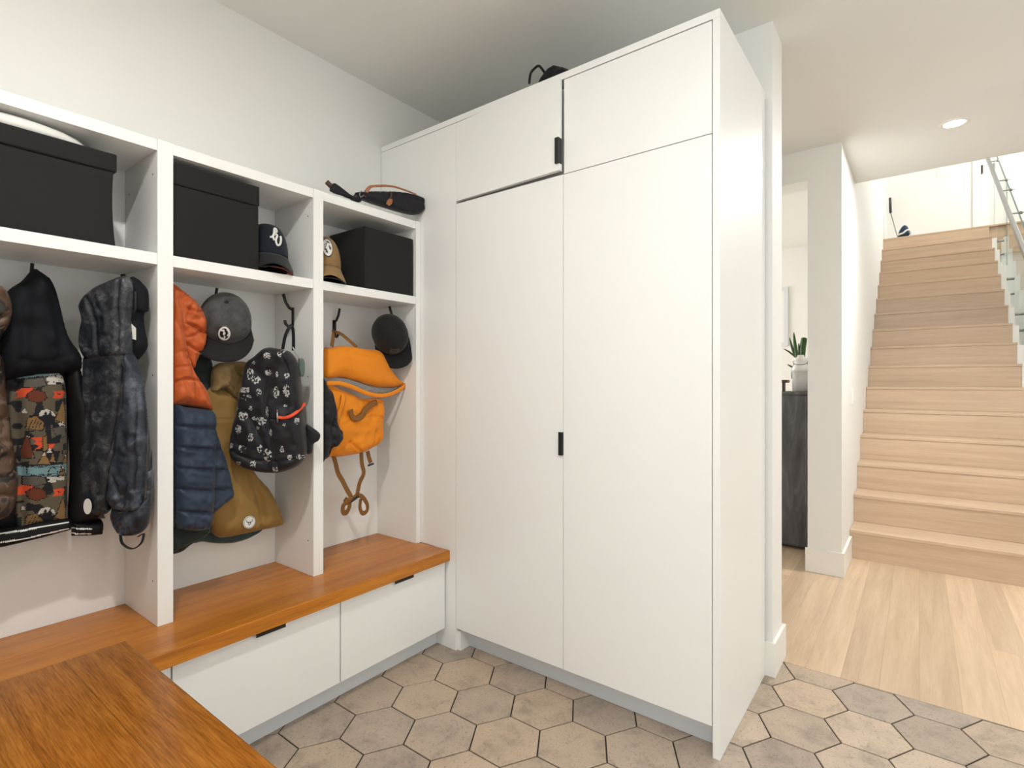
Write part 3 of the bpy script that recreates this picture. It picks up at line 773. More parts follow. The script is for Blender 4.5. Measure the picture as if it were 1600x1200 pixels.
# navy cap with a white script monogram on a black and red cap
cl = Plane(-2.035, .97, math.radians(-25))
c0 = (-2.075, 1.100, 1.742)
cp, cs_, cw = cap('navy cap with a white script emblem in the middle cubby beside the black box', c0, (.95, -.30, -.02), (.02, 0, 1), M['capnavy'], M['capblack'], 1.0, .020, .132, 'caps', droop=.052, floor_z=1.6645)
emblem = [[(-.085, .30), (-.045, .30), (.0, .42), (.03, .62), (.055, .68), (.085, .66), (.085, .56), (.05, .50), (.015, .49)],
          [(.0, .42), (-.02, .30), (.005, .20)], [(.02, .40), (.06, .42), (.075, .37), (.045, .28), (.035, .16), (.065, .07), (.12, .12), (.16, .28), (.165, .40)]]
mb = MB()
for st in emblem:
    P = catmull([Vector((x, y, 0)) for x, y in st], 6)
    Q = [cs_(math.pi/2+(p.x-.04)*2.3+.22, .13+p.y*.62, .003) for p in P]
    mb.tube(Q, .0042, 8)
obj('script_emblem', mb, M['white'], cp)
cap('black cap with red lining squashed under the navy cap', (-2.075, 1.100, 1.690), (.95, -.30, 0), (0, 0, 1), M['capblack'], M['capblack'], 1.0, .014, .048, 'caps', under=M['red'], droop=.012, floor_z=1.6645)
BAY[0] = RIGHT
# tan cap with round white badge on a black cap, right cubby
c0 = (-2.07, 1.352, 1.738)
cp, cs_, cw = cap('tan cap with a round white badge in the right cubby', c0, (.93, -.36, 0), (0, 0, 1), M['captan'], M['captan'], .93, .020, .150, 'caps', under=M['capblack'], droop=.058, floor_z=1.6645)
badge(cp, cs_, math.pi/2+.02, .40, .33, .24, [M['white'], M['patchgrey']], 'round_badge', mandala(3, .55))
cap('black cap lying flat under the tan cap', (-2.07, 1.356, 1.686), (.93, -.36, 0), (0, 0, 1), M['capblack'], M['capblack'], .94, .014, .050, 'caps', droop=.012, floor_z=1.6645)
BAY[0] = MID
# black cap lying on the middle box
cap('black cap lying on top of the lidded box in the middle cubby', (-2.06, .815, 1.9765), (.3, -1, 0), (0, 0, 1), M['blackfab'], M['blackfab'], .8, .005, .018, 'caps', brim_len=.03)
# grey flat-brim cap hanging on the middle hook
cp, cs_, cw = cap('charcoal felt cap with a flat black brim hanging on the middle hook', (-2.085, .945, 1.47), (.55, -.28, -.80), (.80, -.32, .52), M['capgrey'], M['capblack'], 1.13, .006, .100, 'caps', brim_len=.075)
badge(cp, cs_, math.pi/2-.02, .30, .25, .19, [M['white'], M['capblack']], 'oval_badge', mandala(7, .42))
BAY[0] = RIGHT
# black cap hanging on the right bay hook
cp, cs_, cw = cap('black cap with a grey patch hanging at the right end of the lockers', (-2.03, 1.688, 1.475), (.30, .22, -.93), (.80, -.55, .28), M['capblack'], M['capblack'], 1.05, .030, .110, 'caps')
bm = bmesh.new(); G = [[bm.verts.new(cs_(math.pi/2-.25+.55*(i/8-.5), .22+.22*(j/5), .0025)) for j in range(6)] for i in range(9)]
for i in range(8):
    for j in range(5): 
        f = bm.faces.new((G[i][j], G[i+1][j], G[i+1][j+1], G[i][j+1])); f.material_index = 1 if (2 <= i <= 5 and 1 <= j <= 3 and (i+j) % 2) else 0
obj('patch', bm, [M['patchgrey'], M['capblack']], cp, 0, True)

BAY[0] = None
# ================================================================= HANDBAG ON THE LOCKERS
t = thing('handbag', 'black nylon handbag with tan leather handle lying on top of the lockers', 'bag', (-2.03, 1.65, 2.031))
pb = Plane(-2.00, 1.6, math.radians(-8))
puff('bag_body', pb, [(552, 303), (590, 302), (620, 303), (652, 311), (655, 325), (653, 334), (640, 337), (600, 326), (570, 316), (556, 309)], M['bagblack'], t, .03, .032, .05, .016, .006,
     creases=[([(585, 305), (600, 326)], .006, .008), ([(600, 322), (650, 334)], .005, .006)], wr=.004, wrs=30)
strap('handle', [pb.at(561, 310, .045), pb.at(566, 299, .06), pb.at(574, 296.5, .066), pb.at(600, 297, .068), pb.at(622, 303, .066), pb.at(638, 309, .064)], .020, .008, M['leather'], t, up=(.7, 0, 1))
mb = MB().prism([pb.at(*p, .0585) for p in ((594, 318), (598, 314), (602, 317), (601, 323), (597, 327), (592, 323))], pb.n*.006); obj('leather_flap', mb, M['leather'], t, .001)
strap('flap_strap', [pb.at(599, 304, .058), pb.at(600, 310, .064), pb.at(598, 316, .064)], .010, .003, M['darkleather'], t)
puff('shoulder_strap', pb, [(512, 298), (518, 288), (528, 293), (545, 306), (562, 313), (556, 318), (540, 311), (520, 304)], M['bagblack'], t, .02, .010, .02, .012, .006)
mb = MB(); mb.tube([pb.at(507, 286, .02), pb.at(511, 290, .02), pb.at(514, 293, .02)], .011, 10); obj('strap_end', mb, M['darkleather'], t)
cord('ring', [pb.at(553, 308, .05), pb.at(556, 303, .05), pb.at(559, 309, .05), pb.at(555, 312, .05), pb.at(553, 308, .05)], .0022, M['steel'], t)

# bag on the tall cabinet
t = thing('duffel_bag', 'dark bag with a looped handle on top of the tall cabinet', 'bag', (-1.15, 2.0, 2.48))
pc = Plane(-1.15, 1.98, math.radians(-90))
puff('bag_body', pc, [(848, 132), (858, 118), (866, 106), (878, 106), (896, 112), (912, 118), (915, 128), (905, 140), (880, 152), (860, 152), (848, 145)], M['blackfab'], t, 0, .05, .08, .03, .008, creases=[([(866, 106), (876, 130)], .01, .008)], wr=.008)
cord('carry_handle', [pc.at(839, 140, .06), pc.at(841, 125, .06), pc.at(847, 117, .06), pc.at(854, 113, .06), pc.at(859, 119, .05), pc.at(863, 126, .05)], .0055, M['bagblack'], t)

# ================================================================= LEFT BAY: JACKETS
BAY[0] = LEFT
def surf_pts(o, pts, off=.002):
    """drop points (photo measures) onto the front of a built body, nudged off"""
    o_m = o.data; off_l = Vector((0, 0, 0)); q = o
    while q is not None: off_l += q.location; q = q.parent
    co = np.array([v.co+off_l for v in o_m.vertices]); eye = np.array((0, 0, H)); out = []
    for p in pts:
        r = np.array(ray(*p)); r /= np.linalg.norm(r); rel = co-eye; tt = rel@r; dd = np.linalg.norm(rel-tt[:, None]*r, axis=1)
        near = np.argsort(dd)[:14]; k = near[np.argmin(tt[near])]; out.append(Vector(eye+r*(tt[k]-off)))
    return out
# black hooded jacket with a printed front
pl = Plane(-2.125, .42)
t = thing('hooded_jacket', 'black hooded jacket with a colourful mountain print panel and white-striped hem', 'jacket', (-2.15, .45, .95))
puff('hood', pl, [(48, 422), (60, 427), (74, 438), (83, 455), (91, 485), (99, 518), (108, 536), (120, 552), (123, 565), (120, 580), (100, 583), (60, 587), (20, 592), (-10, 592), (-18, 540), (-8, 480), (10, 455), (30, 441)], M['hoodnavy'], t,
     .030, .06, .045, .05, .009, creases=[([(36, 440), (30, 500), (28, 570)], .010, .010), ([(72, 445), (80, 500), (86, 570)], .012, .012), ([(20, 562), (60, 566), (100, 556)], .006, .006)], wr=.010, wrs=14)
puff('body', pl, [(-25, 575), (20, 572), (70, 570), (105, 572), (110, 620), (106, 700), (104, 770), (102, 812), (60, 818), (0, 832), (-25, 834)], M['sleeveblack'], t, 0, .03, .04, .06, .010, wr=.006, wrs=18)
def sh(kind, *a): return (kind,)+a
PM = [M['hoodnavy']]
for nm, c in (('olive', (.105, .085, .055)), ('tan', (.22, .125, .045)), ('orange', (.62, .075, .025)), ('blue', (.16, .27, .29)), ('pale', (.50, .47, .42)), ('ink', (.012, .012, .014)), ('rust', (.13, .032, .014)), ('grey', (.10, .09, .075))):
    PM.append(cloth('print_'+nm, c, .8))
OL, TN, OR, BL, PA_, IN, RU, GR = 1, 2, 3, 4, 5, 6, 7, 8
def tri(x, y, w_, h_): return [(x-w_/2, y+h_), (x, y), (x+w_/2, y+h_)]
SH = []   # later shapes lie on top: colour, polygon in photo measures
def cell(dx, dy):
    S = lambda P: [(x+dx, y+dy) for x, y in P]
    SH.append((BL, S([(18, 577), (90, 577), (92, 584), (60, 590), (18, 592)])))
    SH.append((PA_, S([(66, 590), (72, 585), (86, 584), (95, 590), (94, 598), (80, 597), (80, 601), (66, 600), (70, 596), (66, 594)])))
    for q in ((73, 590), (80, 588), (86, 594), (77, 597), (90, 590)): SH.append((IN, S([(q[0]-1, q[1]-1), (q[0]+1, q[1]-1), (q[0]+1, q[1]+1), (q[0]-1, q[1]+1)])))
    SH.append((GR, S([(30, 592), (60, 588), (66, 602), (50, 606), (30, 605)])))
    SH.append((OR, S([(28, 606), (46, 604), (42, 612), (37, 613), (36, 619), (20, 622), (24, 616), (20, 613)])))
    SH.append((RU, S([(35, 616), (46, 608), (62, 612), (66, 622), (52, 629), (38, 625)])))
    SH.append((OR, S([(76, 611), (95, 610), (93, 617), (90, 621), (74, 622), (78, 617)])))
    SH.append((IN, S([(82, 614), (90, 615), (84, 617)])))
    SH.append((TN, S([(92, 623), (96, 640), (96, 662), (78, 655)])))
    SH.append((OL, S(tri(32, 638, 20, 18)))); SH.append((PA_, S(tri(32, 638, 8, 6))))
    SH.append((PA_, S([(52, 650), (56, 641), (66, 638), (76, 642), (80, 650), (70, 646), (60, 648)])))
    SH.append((IN, S([(60, 650), (64, 640), (67, 650), (72, 638), (74, 652), (84, 646), (76, 660), (72, 664), (73, 680), (66, 684), (62, 664), (54, 654)])))
    SH.append((TN, S([(36, 652), (50, 648), (62, 660), (60, 672), (34, 668)])))
    for k in range(4): SH.append((IN, S([(38+5*k, 667), (44+5*k, 653), (45+5*k, 653), (39.5+5*k, 667)])))
    SH.append((GR, S([(74, 668), (96, 663), (98, 680), (84, 684)])))
    SH.append((PA_, S([(84, 660), (92, 658), (96, 664), (86, 665)])))
    SH.append((OL, S([(40, 674), (58, 668), (60, 674), (50, 682)])))
    SH.append((IN, S([(72, 684), (90, 676), (86, 690), (76, 692)])))
    SH.append((RU, S(tri(36, 674, 24, 40)))); SH.append((PA_, S([(33, 680), (36, 673), (40, 682)])))
    SH.append((OR, S([(42, 682), (62, 681), (62, 686), (54, 688), (62, 690), (61, 697), (48, 701), (54, 694), (46, 692), (50, 688)])))
    SH.append((OR, S([(68, 692), (80, 691), (74, 699), (68, 697)])))
    SH.append((TN, S([(60, 682), (66, 678), (68, 700), (60, 704)])))
    SH.append((TN, S(tri(62, 703, 22, 20)))); SH.append((PA_, S(tri(62, 703, 8, 7))))
    SH.append((OL, S(tri(46, 705, 16, 18)))); SH.append((PA_, S(tri(70, 697, 8, 8)))); SH.append((TN, S(tri(75, 702, 10, 18))))
    SH.append((OL, S(tri(88, 700, 12, 20)))); SH.append((TN, S(tri(97, 706, 12, 16)))); SH.append((PA_, S(tri(97, 706, 5, 5))))
cell(0, 0); cell(0, 150)
SH.append((BL, [(36, 726), (68, 724), (100, 722), (100, 738), (60, 742), (36, 738)])); SH.append((BL, [(66, 740), (70, 729), (76, 727), (82, 732), (83, 742)]))
SH.append((TN, tri(91, 722, 13, 19))); SH.append((PA_, tri(91, 722, 8, 8)))
SHU = [(c, [pl.uv(*p) for p in P]) for c, P in SH]
def paint_print(C):
    mi = np.where(vnoise(C, 45, 2) > .36, OL, IN)
    for c, P in SHU: mi = np.where(inside(C, P), c, mi)
    for c, P in SHU:                     # ink outlines
        if c in (TN, BL, GR, RU): mi = np.where(seg_dist(C, P+[P[0]]) < .0011, IN, mi)
    return mi
puff('print_panel', pl, [(16, 596), (30, 582), (60, 576), (84, 578), (96, 592), (100, 620), (101, 690), (101, 760), (100, 812), (70, 814), (30, 822), (20, 800), (22, 740), (12, 690), (8, 640)], PM, t, .026, .030, .010, .07, .0042, smooth=True,
     wr=.004, wrs=16, paint=paint_print, creases=[([(18, 600), (26, 700), (30, 815)], .012, .012)])
hl = [[pl.uv(*p) for p in q] for q in ([(-30, 832), (0, 827), (30, 823), (60, 817), (98, 811)], [(-30, 845), (0, 840), (30, 836), (60, 829), (98, 821)], [(105, 821), (132, 821)], [(105, 829), (132, 829)])]
def paint_hem(C): return (np.min([seg_dist(C, q) for q in hl], axis=0) < .0021).astype(int)
puff('hem_band', pl, [(-28, 824), (0, 820), (30, 818), (60, 811), (101, 806), (106, 812), (104, 824), (60, 836), (30, 843), (0, 850), (-28, 853)], [M['sleeveblack'], M['white']], t, .045, .02, .03, .018, .004, smooth=False, paint=paint_hem)
sl = puff('sleeve', pl, [(98, 578), (112, 566), (122, 576), (130, 606), (138, 640), (143, 700), (150, 760), (155, 796), (150, 812), (110, 818), (103, 800), (106, 730), (102, 650)], M['sleeveblack'], t, .020, .05, .03, .04, .008, wr=.008, wrs=16, creases=[([(112, 590), (124, 680), (130, 780)], -.006, .02)])
puff('cuff', pl, [(106, 812), (130, 812), (152, 808), (156, 815), (154, 832), (130, 834), (106, 834)], [M['sleeveblack'], M['white']], sl, .036, .03, .02, .02, .004, smooth=False, paint=paint_hem)
obj('mountain_mark', MB().prism([pl.at(*p, .078) for p in ((140, 804), (148, 794), (152, 804))], (.0015, 0, 0)), M['patchgrey'], sl)

# brown camouflage puffer in front of it, cut by the frame
pc = Plane(-2.02, .3)
t = thing('puffer_jacket', 'brown camouflage puffer jacket at the left end, partly out of view', 'jacket', (-2.03, .25, .95))
puff('hood', pc, [(-4, 446), (8, 452), (16, 466), (19, 485), (15, 505), (4, 522), (-6, 534), (-50, 540), (-70, 490), (-40, 450)], M['camo'], t, .0, .05, .045, .04, .008, creases=[([(-30, 470), (20, 464)], .010, .008), ([(-30, 500), (20, 497)], .010, .008)], wr=.01, wrs=20)
puff('body', pc, [(-70, 545), (-20, 545), (4, 560), (10, 620), (18, 680), (26, 730), (27, 768), (19, 798), (0, 812), (-70, 825)], M['camo'], t, .0, .045, .04, .05, .009,
     creases=[([(-70, y), (-20, y+4), (30, y-2)], .012, .007) for y in (590, 622, 654, 686, 712, 742, 772)], wr=.006, wrs=20)

# mottled dark rain jacket beside the divider
pr = Plane.through((-2.10, .538), (-1.945, .640))
t = thing('rain_jacket', 'mottled dark grey hooded rain jacket hanging against the divider', 'jacket', (-2.03, .58, .95))
hd = puff('hood', pr, [(142, 481), (150, 464), (168, 450), (190, 440), (206, 434), (216, 442), (218, 470), (215, 500), (216, 554), (190, 560), (168, 563), (152, 563), (143, 545), (142, 520), (145, 500)], M['rain'], t,
     .028, .030, .02, .022, .006, creases=[([(206, 440), (205, 480), (207, 550)], .008, .005), ([(160, 470), (172, 510), (176, 555)], .007, .007), ([(150, 545), (185, 548), (215, 542)], .0015, .003), ([(180, 470), (188, 505), (188, 520)], -.004, .010)], wr=.003, wrs=18)
puff('hood_lining', pr, [(205, 434), (218, 440), (227, 455), (227, 486), (220, 490), (221, 510), (226, 540), (214, 560), (206, 560), (206, 480)], M['hoodnavy'], t, .0, .02, .03, .02, .006)
obj('snap_button', MB().tube([pr.at(206, 548, .060), pr.at(206, 548, .0625)], .0045, 12), M['steel'], hd)
cord('drawcord', [pr.at(223, 458, .03), pr.at(225, 475, .035), pr.at(224, 487, .035), pr.at(219, 489, .03)], .003, M['bagblack'], t)
bd = puff('body', pr, [(148, 552), (180, 546), (212, 546), (220, 590), (214, 650), (200, 700), (190, 740), (184, 775), (178, 798), (156, 802), (146, 780), (140, 740), (137, 700), (139, 650), (143, 600)], M['rain'], t,
     .022, .028, .02, .020, .006, creases=[([(208, 575), (200, 640), (188, 700)], .006, .006), ([(160, 580), (158, 660), (160, 760)], .004, .012), ([(150, 770), (175, 774)], .002, .003)], wr=.003, wrs=14)
sv = puff('sleeve', pr, [(209, 550), (222, 562), (230, 590), (236, 640), (238, 690), (235, 740), (232, 775), (230, 792), (214, 796), (192, 792), (183, 778), (184, 745), (192, 700), (203, 640), (208, 600)], M['rainblue'], t,
     .022, .034, .02, .024, .006, creases=[([(226, 590), (229, 660), (226, 760)], .010, .006), ([(196, 740), (206, 770)], .008, .006), ([(218, 750), (208, 780)], .008, .006), ([(205, 790), (208, 775)], .006, .003), ([(212, 791), (214, 776)], .006, .003), ([(220, 790), (221, 775)], .006, .003), ([(199, 790), (200, 778)], .006, .003)], wr=.005, wrs=30)
puff('second_sleeve', pr, [(184, 782), (206, 790), (232, 780), (236, 740), (239, 700), (240, 740), (237, 790), (231, 822), (218, 834), (200, 836), (188, 826), (182, 805)], M['rainblue'], t,
     .006, .03, .02, .02, .005, creases=[([(190, 812), (210, 798)], .008, .006), ([(196, 832), (198, 820)], .005, .003), ([(206, 834), (206, 822)], .005, .003), ([(216, 832), (215, 820)], .005, .003), ([(224, 828), (222, 816)], .005, .003)], wr=.005, wrs=30)
strap('elastic_loop', [pr.at(196, 832, .02), pr.at(200, 846, .022), pr.at(215, 854, .022), pr.at(228, 846, .02), pr.at(231, 832, .018), pr.at(222, 836, .015)], .004, .012, M['bagblack'], t, up=pr.n)
mb = MB(); c_ = pr.uv(160, 785)
mb.prism([pr.w(c_[0]+.013*math.cos(a*math.pi/12), c_[1]+.024*math.sin(a*math.pi/12), .054) for a in range(-6, 19)], pr.n*.0015)
bd_d = 0
obj('reflective_dot', mb, M['white'], bd)
obj('care_label', MB().prism([pr.at(*p, .022) for p in ((214, 507), (221, 514), (221, 532), (214, 530))], pr.n*.0015), M['white'], t)

# ================================================================= MIDDLE BAY
BAY[0] = MID
pd = Plane(-2.13, .8)
t = thing('dark_jacket', 'dark grey-green jacket mostly hidden behind the orange and navy jacket', 'jacket', (-2.14, .8, .9))
puff('body', pd, [(282, 560), (325, 556), (334, 590), (336, 650), (334, 760), (336, 815), (322, 838), (300, 850), (284, 862), (266, 866), (258, 860), (262, 700), (266, 600)], M['darkgreen'], t, 0, .015, .03, .03, .010, wr=.006)
pt = Plane(-2.16, .95)
t = thing('canvas_jacket', 'tan canvas jacket with a round pale badge near the hem', 'jacket', (-2.17, .95, .9))
bd = puff('body', pt, [(318, 600), (345, 606), (366, 622), (372, 660), (376, 700), (392, 735), (415, 762), (430, 790), (438, 814), (430, 822), (395, 829), (355, 838), (332, 835), (312, 800), (306, 700), (308, 630)], M['tan'], t, .012, .055, .03, .05, .008,
     creases=[([(318, 655), (345, 654), (372, 660)], .004, .003), ([(372, 700), (380, 740), (398, 790), (400, 828)], .016, .014), ([(348, 620), (352, 680), (362, 780)], -.010, .02), ([(330, 832), (395, 823), (436, 812)], .002, .003)], wr=.008, wrs=12)
puff('hood', pt, [(322, 575), (345, 566), (378, 568), (381, 590), (376, 612), (364, 626), (350, 618), (338, 606), (320, 612)], M['tanlight'], t, .055, .040, .02, .03, .006,
     creases=[([(352, 575), (365, 590), (374, 600)], .014, .006), ([(340, 580), (338, 600)], -.008, .008), ([(362, 612), (378, 588)], .010, .005), ([(330, 590), (350, 606), (360, 620)], .012, .005)], wr=.01, wrs=20)
cu = pt.uv(374, 811); cd = (surf_pts(bd, [(374, 811)], 0)[0]-pt.p).dot(pt.n)+.004
def disc(pl_, c, r, d, th, n=32, sq=1.0):
    return MB().prism([pl_.w(c[0]+r*math.cos(2*math.pi*a/n), c[1]+r*sq*math.sin(2*math.pi*a/n), d) for a in range(n)], pl_.n*th)
bg = obj('round_badge', disc(pt, cu, .0235, cd-.004, .006, sq=1.02), M['white'], bd)
mb = MB()
for L in ([(-.011, .011), (-.012, .004), (-.006, .001), (0, .000), (.006, .001), (.012, .004), (.011, .011)], [(-.005, .0), (-.004, -.007), (0, -.011), (.004, -.007), (.005, 0)], [(-.006, .003), (0, -.004), (.006, .003)]):
    mb.tube([pt.w(cu[0]+x, cu[1]+y, cd+.002) for x, y in L], .0011, 6)
obj('horned_emblem', mb, M['patchgrey'], bg)
obj('ring', MB().tube([pt.w(cu[0]+.0215*math.cos(a*.3142), cu[1]+.0215*math.sin(a*.3142), cd+.002) for a in range(20)], .0007, 6, closed=True), M['patchgrey'], bg)
pg = Plane(-2.20, .95)
t = thing('teal_garment', 'edge of a teal garment hanging below the tan jacket', 'clothing', (-2.2, .95, .9))
puff('lower_hem', pg, [(300, 770), (360, 770), (400, 800), (412, 824), (395, 838), (370, 847), (345, 849), (318, 846), (296, 842)], M['teal'], t, .0, .02, .03, .03, .010, wr=.005)

# orange and navy puffer
po = Plane(-2.055, .75)
t = thing('puffer_jacket', 'burnt orange and navy quilted jacket hanging at the left of the middle bay', 'jacket', (-2.05, .8, .9))
puff('hood', po, [(262, 436), (272, 444), (290, 458), (306, 471), (317, 488), (322, 506), (321, 528), (315, 548), (307, 564), (301, 577), (290, 566), (280, 540), (268, 500), (258, 470)], M['orangepuff'], t, .0, .045, .02, .04, .006,
     creases=[([(284, 505), (296, 509), (312, 519), (322, 520)], .020, .004), ([(286, 538), (300, 546), (312, 552)], .020, .004), ([(284, 528), (300, 524), (312, 518)], .012, .003), ([(286, 482), (298, 488), (314, 486)], .012, .004), ([(280, 470), (290, 462), (304, 474)], .010, .006), ([(300, 520), (312, 516)], .008, .004), ([(286, 500), (292, 480), (298, 470)], .010, .006)], wr=.014, wrs=30)
puff('upper_body', po, [(258, 448), (270, 456), (280, 490), (285, 530), (291, 560), (300, 582), (314, 602), (322, 620), (328, 641), (310, 638), (285, 634), (264, 633), (256, 633)], M['orangepuff'], t, .012, .055, .02, .04, .006,
     creases=[([(262, 598), (280, 592), (312, 596)], .018, .004), ([(276, 596), (284, 615), (286, 632)], .006, .006), ([(262, 575), (282, 572)], .008, .004), ([(262, 552), (276, 550), (290, 552)], .006, .006), ([(284, 560), (294, 592), (296, 632)], .014, .005), ([(262, 500), (280, 520)], .005, .008)], wr=.009, wrs=22)
QL = [666, 698, 730, 762, 796]
puff('sleeve', po, [(262, 634), (285, 635), (310, 638), (328, 643), (331, 680), (329, 740), (327, 790), (323, 818), (314, 826), (296, 828), (280, 826), (268, 818), (262, 760), (260, 700)], M['navypuff'], t, .016, .065, .02, .035, .006,
     creases=[([(255, y-3), (275, y-1), (300, y+1), (332, y+2)], .013, .0055) for y in QL]+[([(300, 826), (304, 810)], .006, .004), ([(310, 826), (312, 812)], .006, .004), ([(288, 826), (290, 814)], .006, .004)], wr=.007, wrs=26)
puff('body', po, [(318, 640), (329, 642), (338, 676), (350, 712), (360, 748), (364, 772), (356, 783), (340, 795), (326, 808), (312, 814), (310, 760), (312, 690)], M['navypuff'], t, .0, .035, .02, .03, .006,
     creases=[([(312, y+3), (330, y), (366, y-4)], .012, .0055) for y in (668, 702, 735, 765)], wr=.007, wrs=26)
puff('inner_lining', po, [(268, 815), (322, 812), (330, 800), (330, 832), (316, 842), (300, 850), (284, 858), (268, 862)], M['darkgreen'], t, -.012, .012, .03, .03, .008, wr=.005)

# patterned black backpack
pb = Plane.through((-2.075, 1.030), (-1.930, 1.165))
t = thing('backpack', 'black backpack scattered with broken white marks and an orange-red zip trim', 'backpack', (-2.0, 1.1, .95))
MK = [(433, 558, 6, 6), (452, 553, 5, 8), (412, 568, 3, 3), (393, 573, 3, 2), (406, 585, 6, 10), (416, 594, 7, 7), (433, 583, 5, 6), (384, 636, 5, 5), (396, 647, 8, 8), (446, 612, 5, 10), (461, 610, 6, 11), (389, 667, 6, 9), (409, 679, 5, 7),
      (414, 651, 6, 3), (424, 655, 7, 7), (432, 641, 3, 9), (421, 696, 4, 7), (432, 706, 7, 12), (389, 718, 6, 4), (412, 719, 5, 6), (443, 727, 5, 5), (466, 708, 4, 6), (479, 709, 5, 5), (420, 612, 4, 6), (461, 588, 4, 5), (447, 585, 3, 5), (458, 632, 3, 2),
      (402, 620, 9, 5), (396, 695, 8, 7), (437, 672, 3, 6), (455, 697, 4, 6), (475, 655, 3, 6), (459, 660, 3, 3), (418, 665, 3, 3), (378, 692, 3, 5), (408, 636, 3, 4)]
MKU = [(pb.uv(x, y), (pb.uv(x+a, y)[0]-pb.uv(x, y)[0]), (pb.uv(x, y)[1]-pb.uv(x, y+b_)[1]), i) for i, (x, y, a, b_) in enumerate(MK)]
WM = [pb.uv(*p) for p in ((387, 605), (407, 603), (406, 613), (389, 614))]
def paint_bag(C):
    out = np.zeros(len(C), int)
    for (c, a, b_, i) in MKU:
        x, y = (C[:, 0]-c[0])/(a*.86), (C[:, 1]-c[1])/(b_*.86)
        # broken pale blotch with dark gaps, different for each mark
        k = vnoise(np.stack([x*2.3+i*3.1, y*2.6+i], 1), 1.6, i)
        hit = (x*x+y*y < 1) & (k > (.70 if i in (27, 28) else .47))
        out = np.where(hit, 1, out)
    x0, y0, x1, y1 = WM[0][0], WM[2][1], WM[1][0], WM[0][1]
    fx = (C[:, 0]-x0)/(x1-x0)*4; fy = (C[:, 1]-y0)/(y1-y0)*2
    hit = (fx > 0) & (fx < 4) & (fy > 0) & (fy < 2) & (fx % 1 > .18) & (fy % 1 > .16) & (vnoise(np.stack([fx*2, fy*2], 1), 1.3, 5) > .3)
    return np.where(hit, 1, out)
bp = puff('body', pb, [(441, 546), (424, 545), (408, 557), (394, 570), (388, 600), (381, 640), (373, 668), (370, 700), (378, 718), (395, 728), (420, 734), (440, 735), (460, 730), (476, 721), (484, 705), (482, 670), (478, 640), (475, 600), (470, 568), (458, 550)], [M['bagblack'], M['dimwhite']], t, .055, .05, .07, .03, .0034, smooth=True,
     paint=paint_bag, creases=[([(433, 580), (430, 640), (440, 700), (445, 730)], .010, .007), ([(434, 651), (455, 652), (476, 634)], .006, .004), ([(400, 640), (425, 690), (430, 725)], .007, .010), ([(455, 560), (468, 600), (472, 640)], .008, .006), ([(380, 700), (420, 715), (470, 712)], .006, .006)], wr=.010, wrs=16)
obj('pocket_zip', MB().tube(catmull(surf_pts(bp, [(434, 652), (442, 653), (452, 651), (462, 645), (470, 638), (476, 630)], .003), 5), 1.0, 8, flat=(.012, .005, pb.n)), M['red'], t)
obj('zip_pull', MB().tube(surf_pts(bp, [(433, 640), (433, 652), (434, 660)], .006), 1.0, 6, flat=(.006, .003, pb.n)), M['steel'], t)
strap('grab_handle', [pb.at(444, 548, .02), pb.at(449, 526, .025), pb.at(455, 513, .022), pb.at(459, 513, .016), pb.at(460, 526, .012), pb.at(460, 548, .012)], .016, .004, M['bagblack'], t, up=(.3, -.8, 0))
puff('side_wing', pb, [(478, 664), (488, 668), (500, 678), (498, 688), (490, 694), (487, 708), (478, 708), (474, 690)], M['bagblack'], t, .0, .010, .006, .01, .006, wr=.003)
kc = cord('key_ring_cord', [pb.at(461, 543, .03), pb.at(467, 552, .035), pb.at(474, 562, .035)], .0025, M['steel'], t)
puff('charm', pb, [(470, 560), (478, 562), (480, 574), (478, 588), (472, 586), (470, 572)], cloth('grey_green_charm', (.10, .14, .12), .5), t, .03, .008, .006, .01, .004)

# ================================================================= RIGHT BAY
BAY[0] = RIGHT
pk = Plane(-2.00, 1.3)
t = thing('drawstring_bag', 'small black bag half hidden by the divider in front of the orange backpack', 'bag', (-2.0, 1.32, .98))
puff('body', pk, [(499, 596), (511, 604), (520, 620), (525, 645), (526, 664), (533, 674), (533, 686), (526, 697), (518, 701), (514, 712), (507, 717), (499, 714)], M['bagblack'], t, .0, .03, .03, .03, .005, creases=[([(512, 606), (516, 660), (512, 710)], .008, .006), ([(502, 660), (520, 668), (530, 680)], .006, .006)], wr=.008, wrs=24)
ob = Plane(-2.10, 1.5)
t = thing('backpack', 'orange canvas roll-top backpack hanging open from its brown loop', 'backpack', (-2.1, 1.5, .9))
lb = puff('lower_body', ob, [(496, 606), (530, 610), (560, 622), (585, 622), (591, 632), (591, 655), (590, 678), (584, 692), (568, 703), (550, 709), (525, 713), (508, 713), (496, 710)], M['orangebag'], t, .02, .06, .04, .05, .006,
     creases=[([(532, 688), (545, 700), (556, 707)], .010, .004), ([(533, 688), (518, 702), (508, 712)], .010, .004), ([(520, 662), (548, 652), (575, 650), (590, 658)], .006, .005), ([(572, 672), (578, 688), (570, 700)], .008, .006), ([(556, 706), (570, 690), (572, 670)], .006, .006), ([(520, 615), (524, 640), (522, 662)], -.006, .006), ([(560, 640), (545, 650)], .012, .01)], wr=.008, wrs=18)
puff('lining', ob, [(496, 588), (520, 590), (545, 596), (570, 603), (600, 605), (616, 602), (602, 611), (580, 615), (560, 612), (540, 604), (520, 600), (496, 600)], M['greylining'], t, .055, .004, .01, .02, .005, creases=[([(568, 600), (572, 612)], .002, .003)], wr=.003, wrs=60)
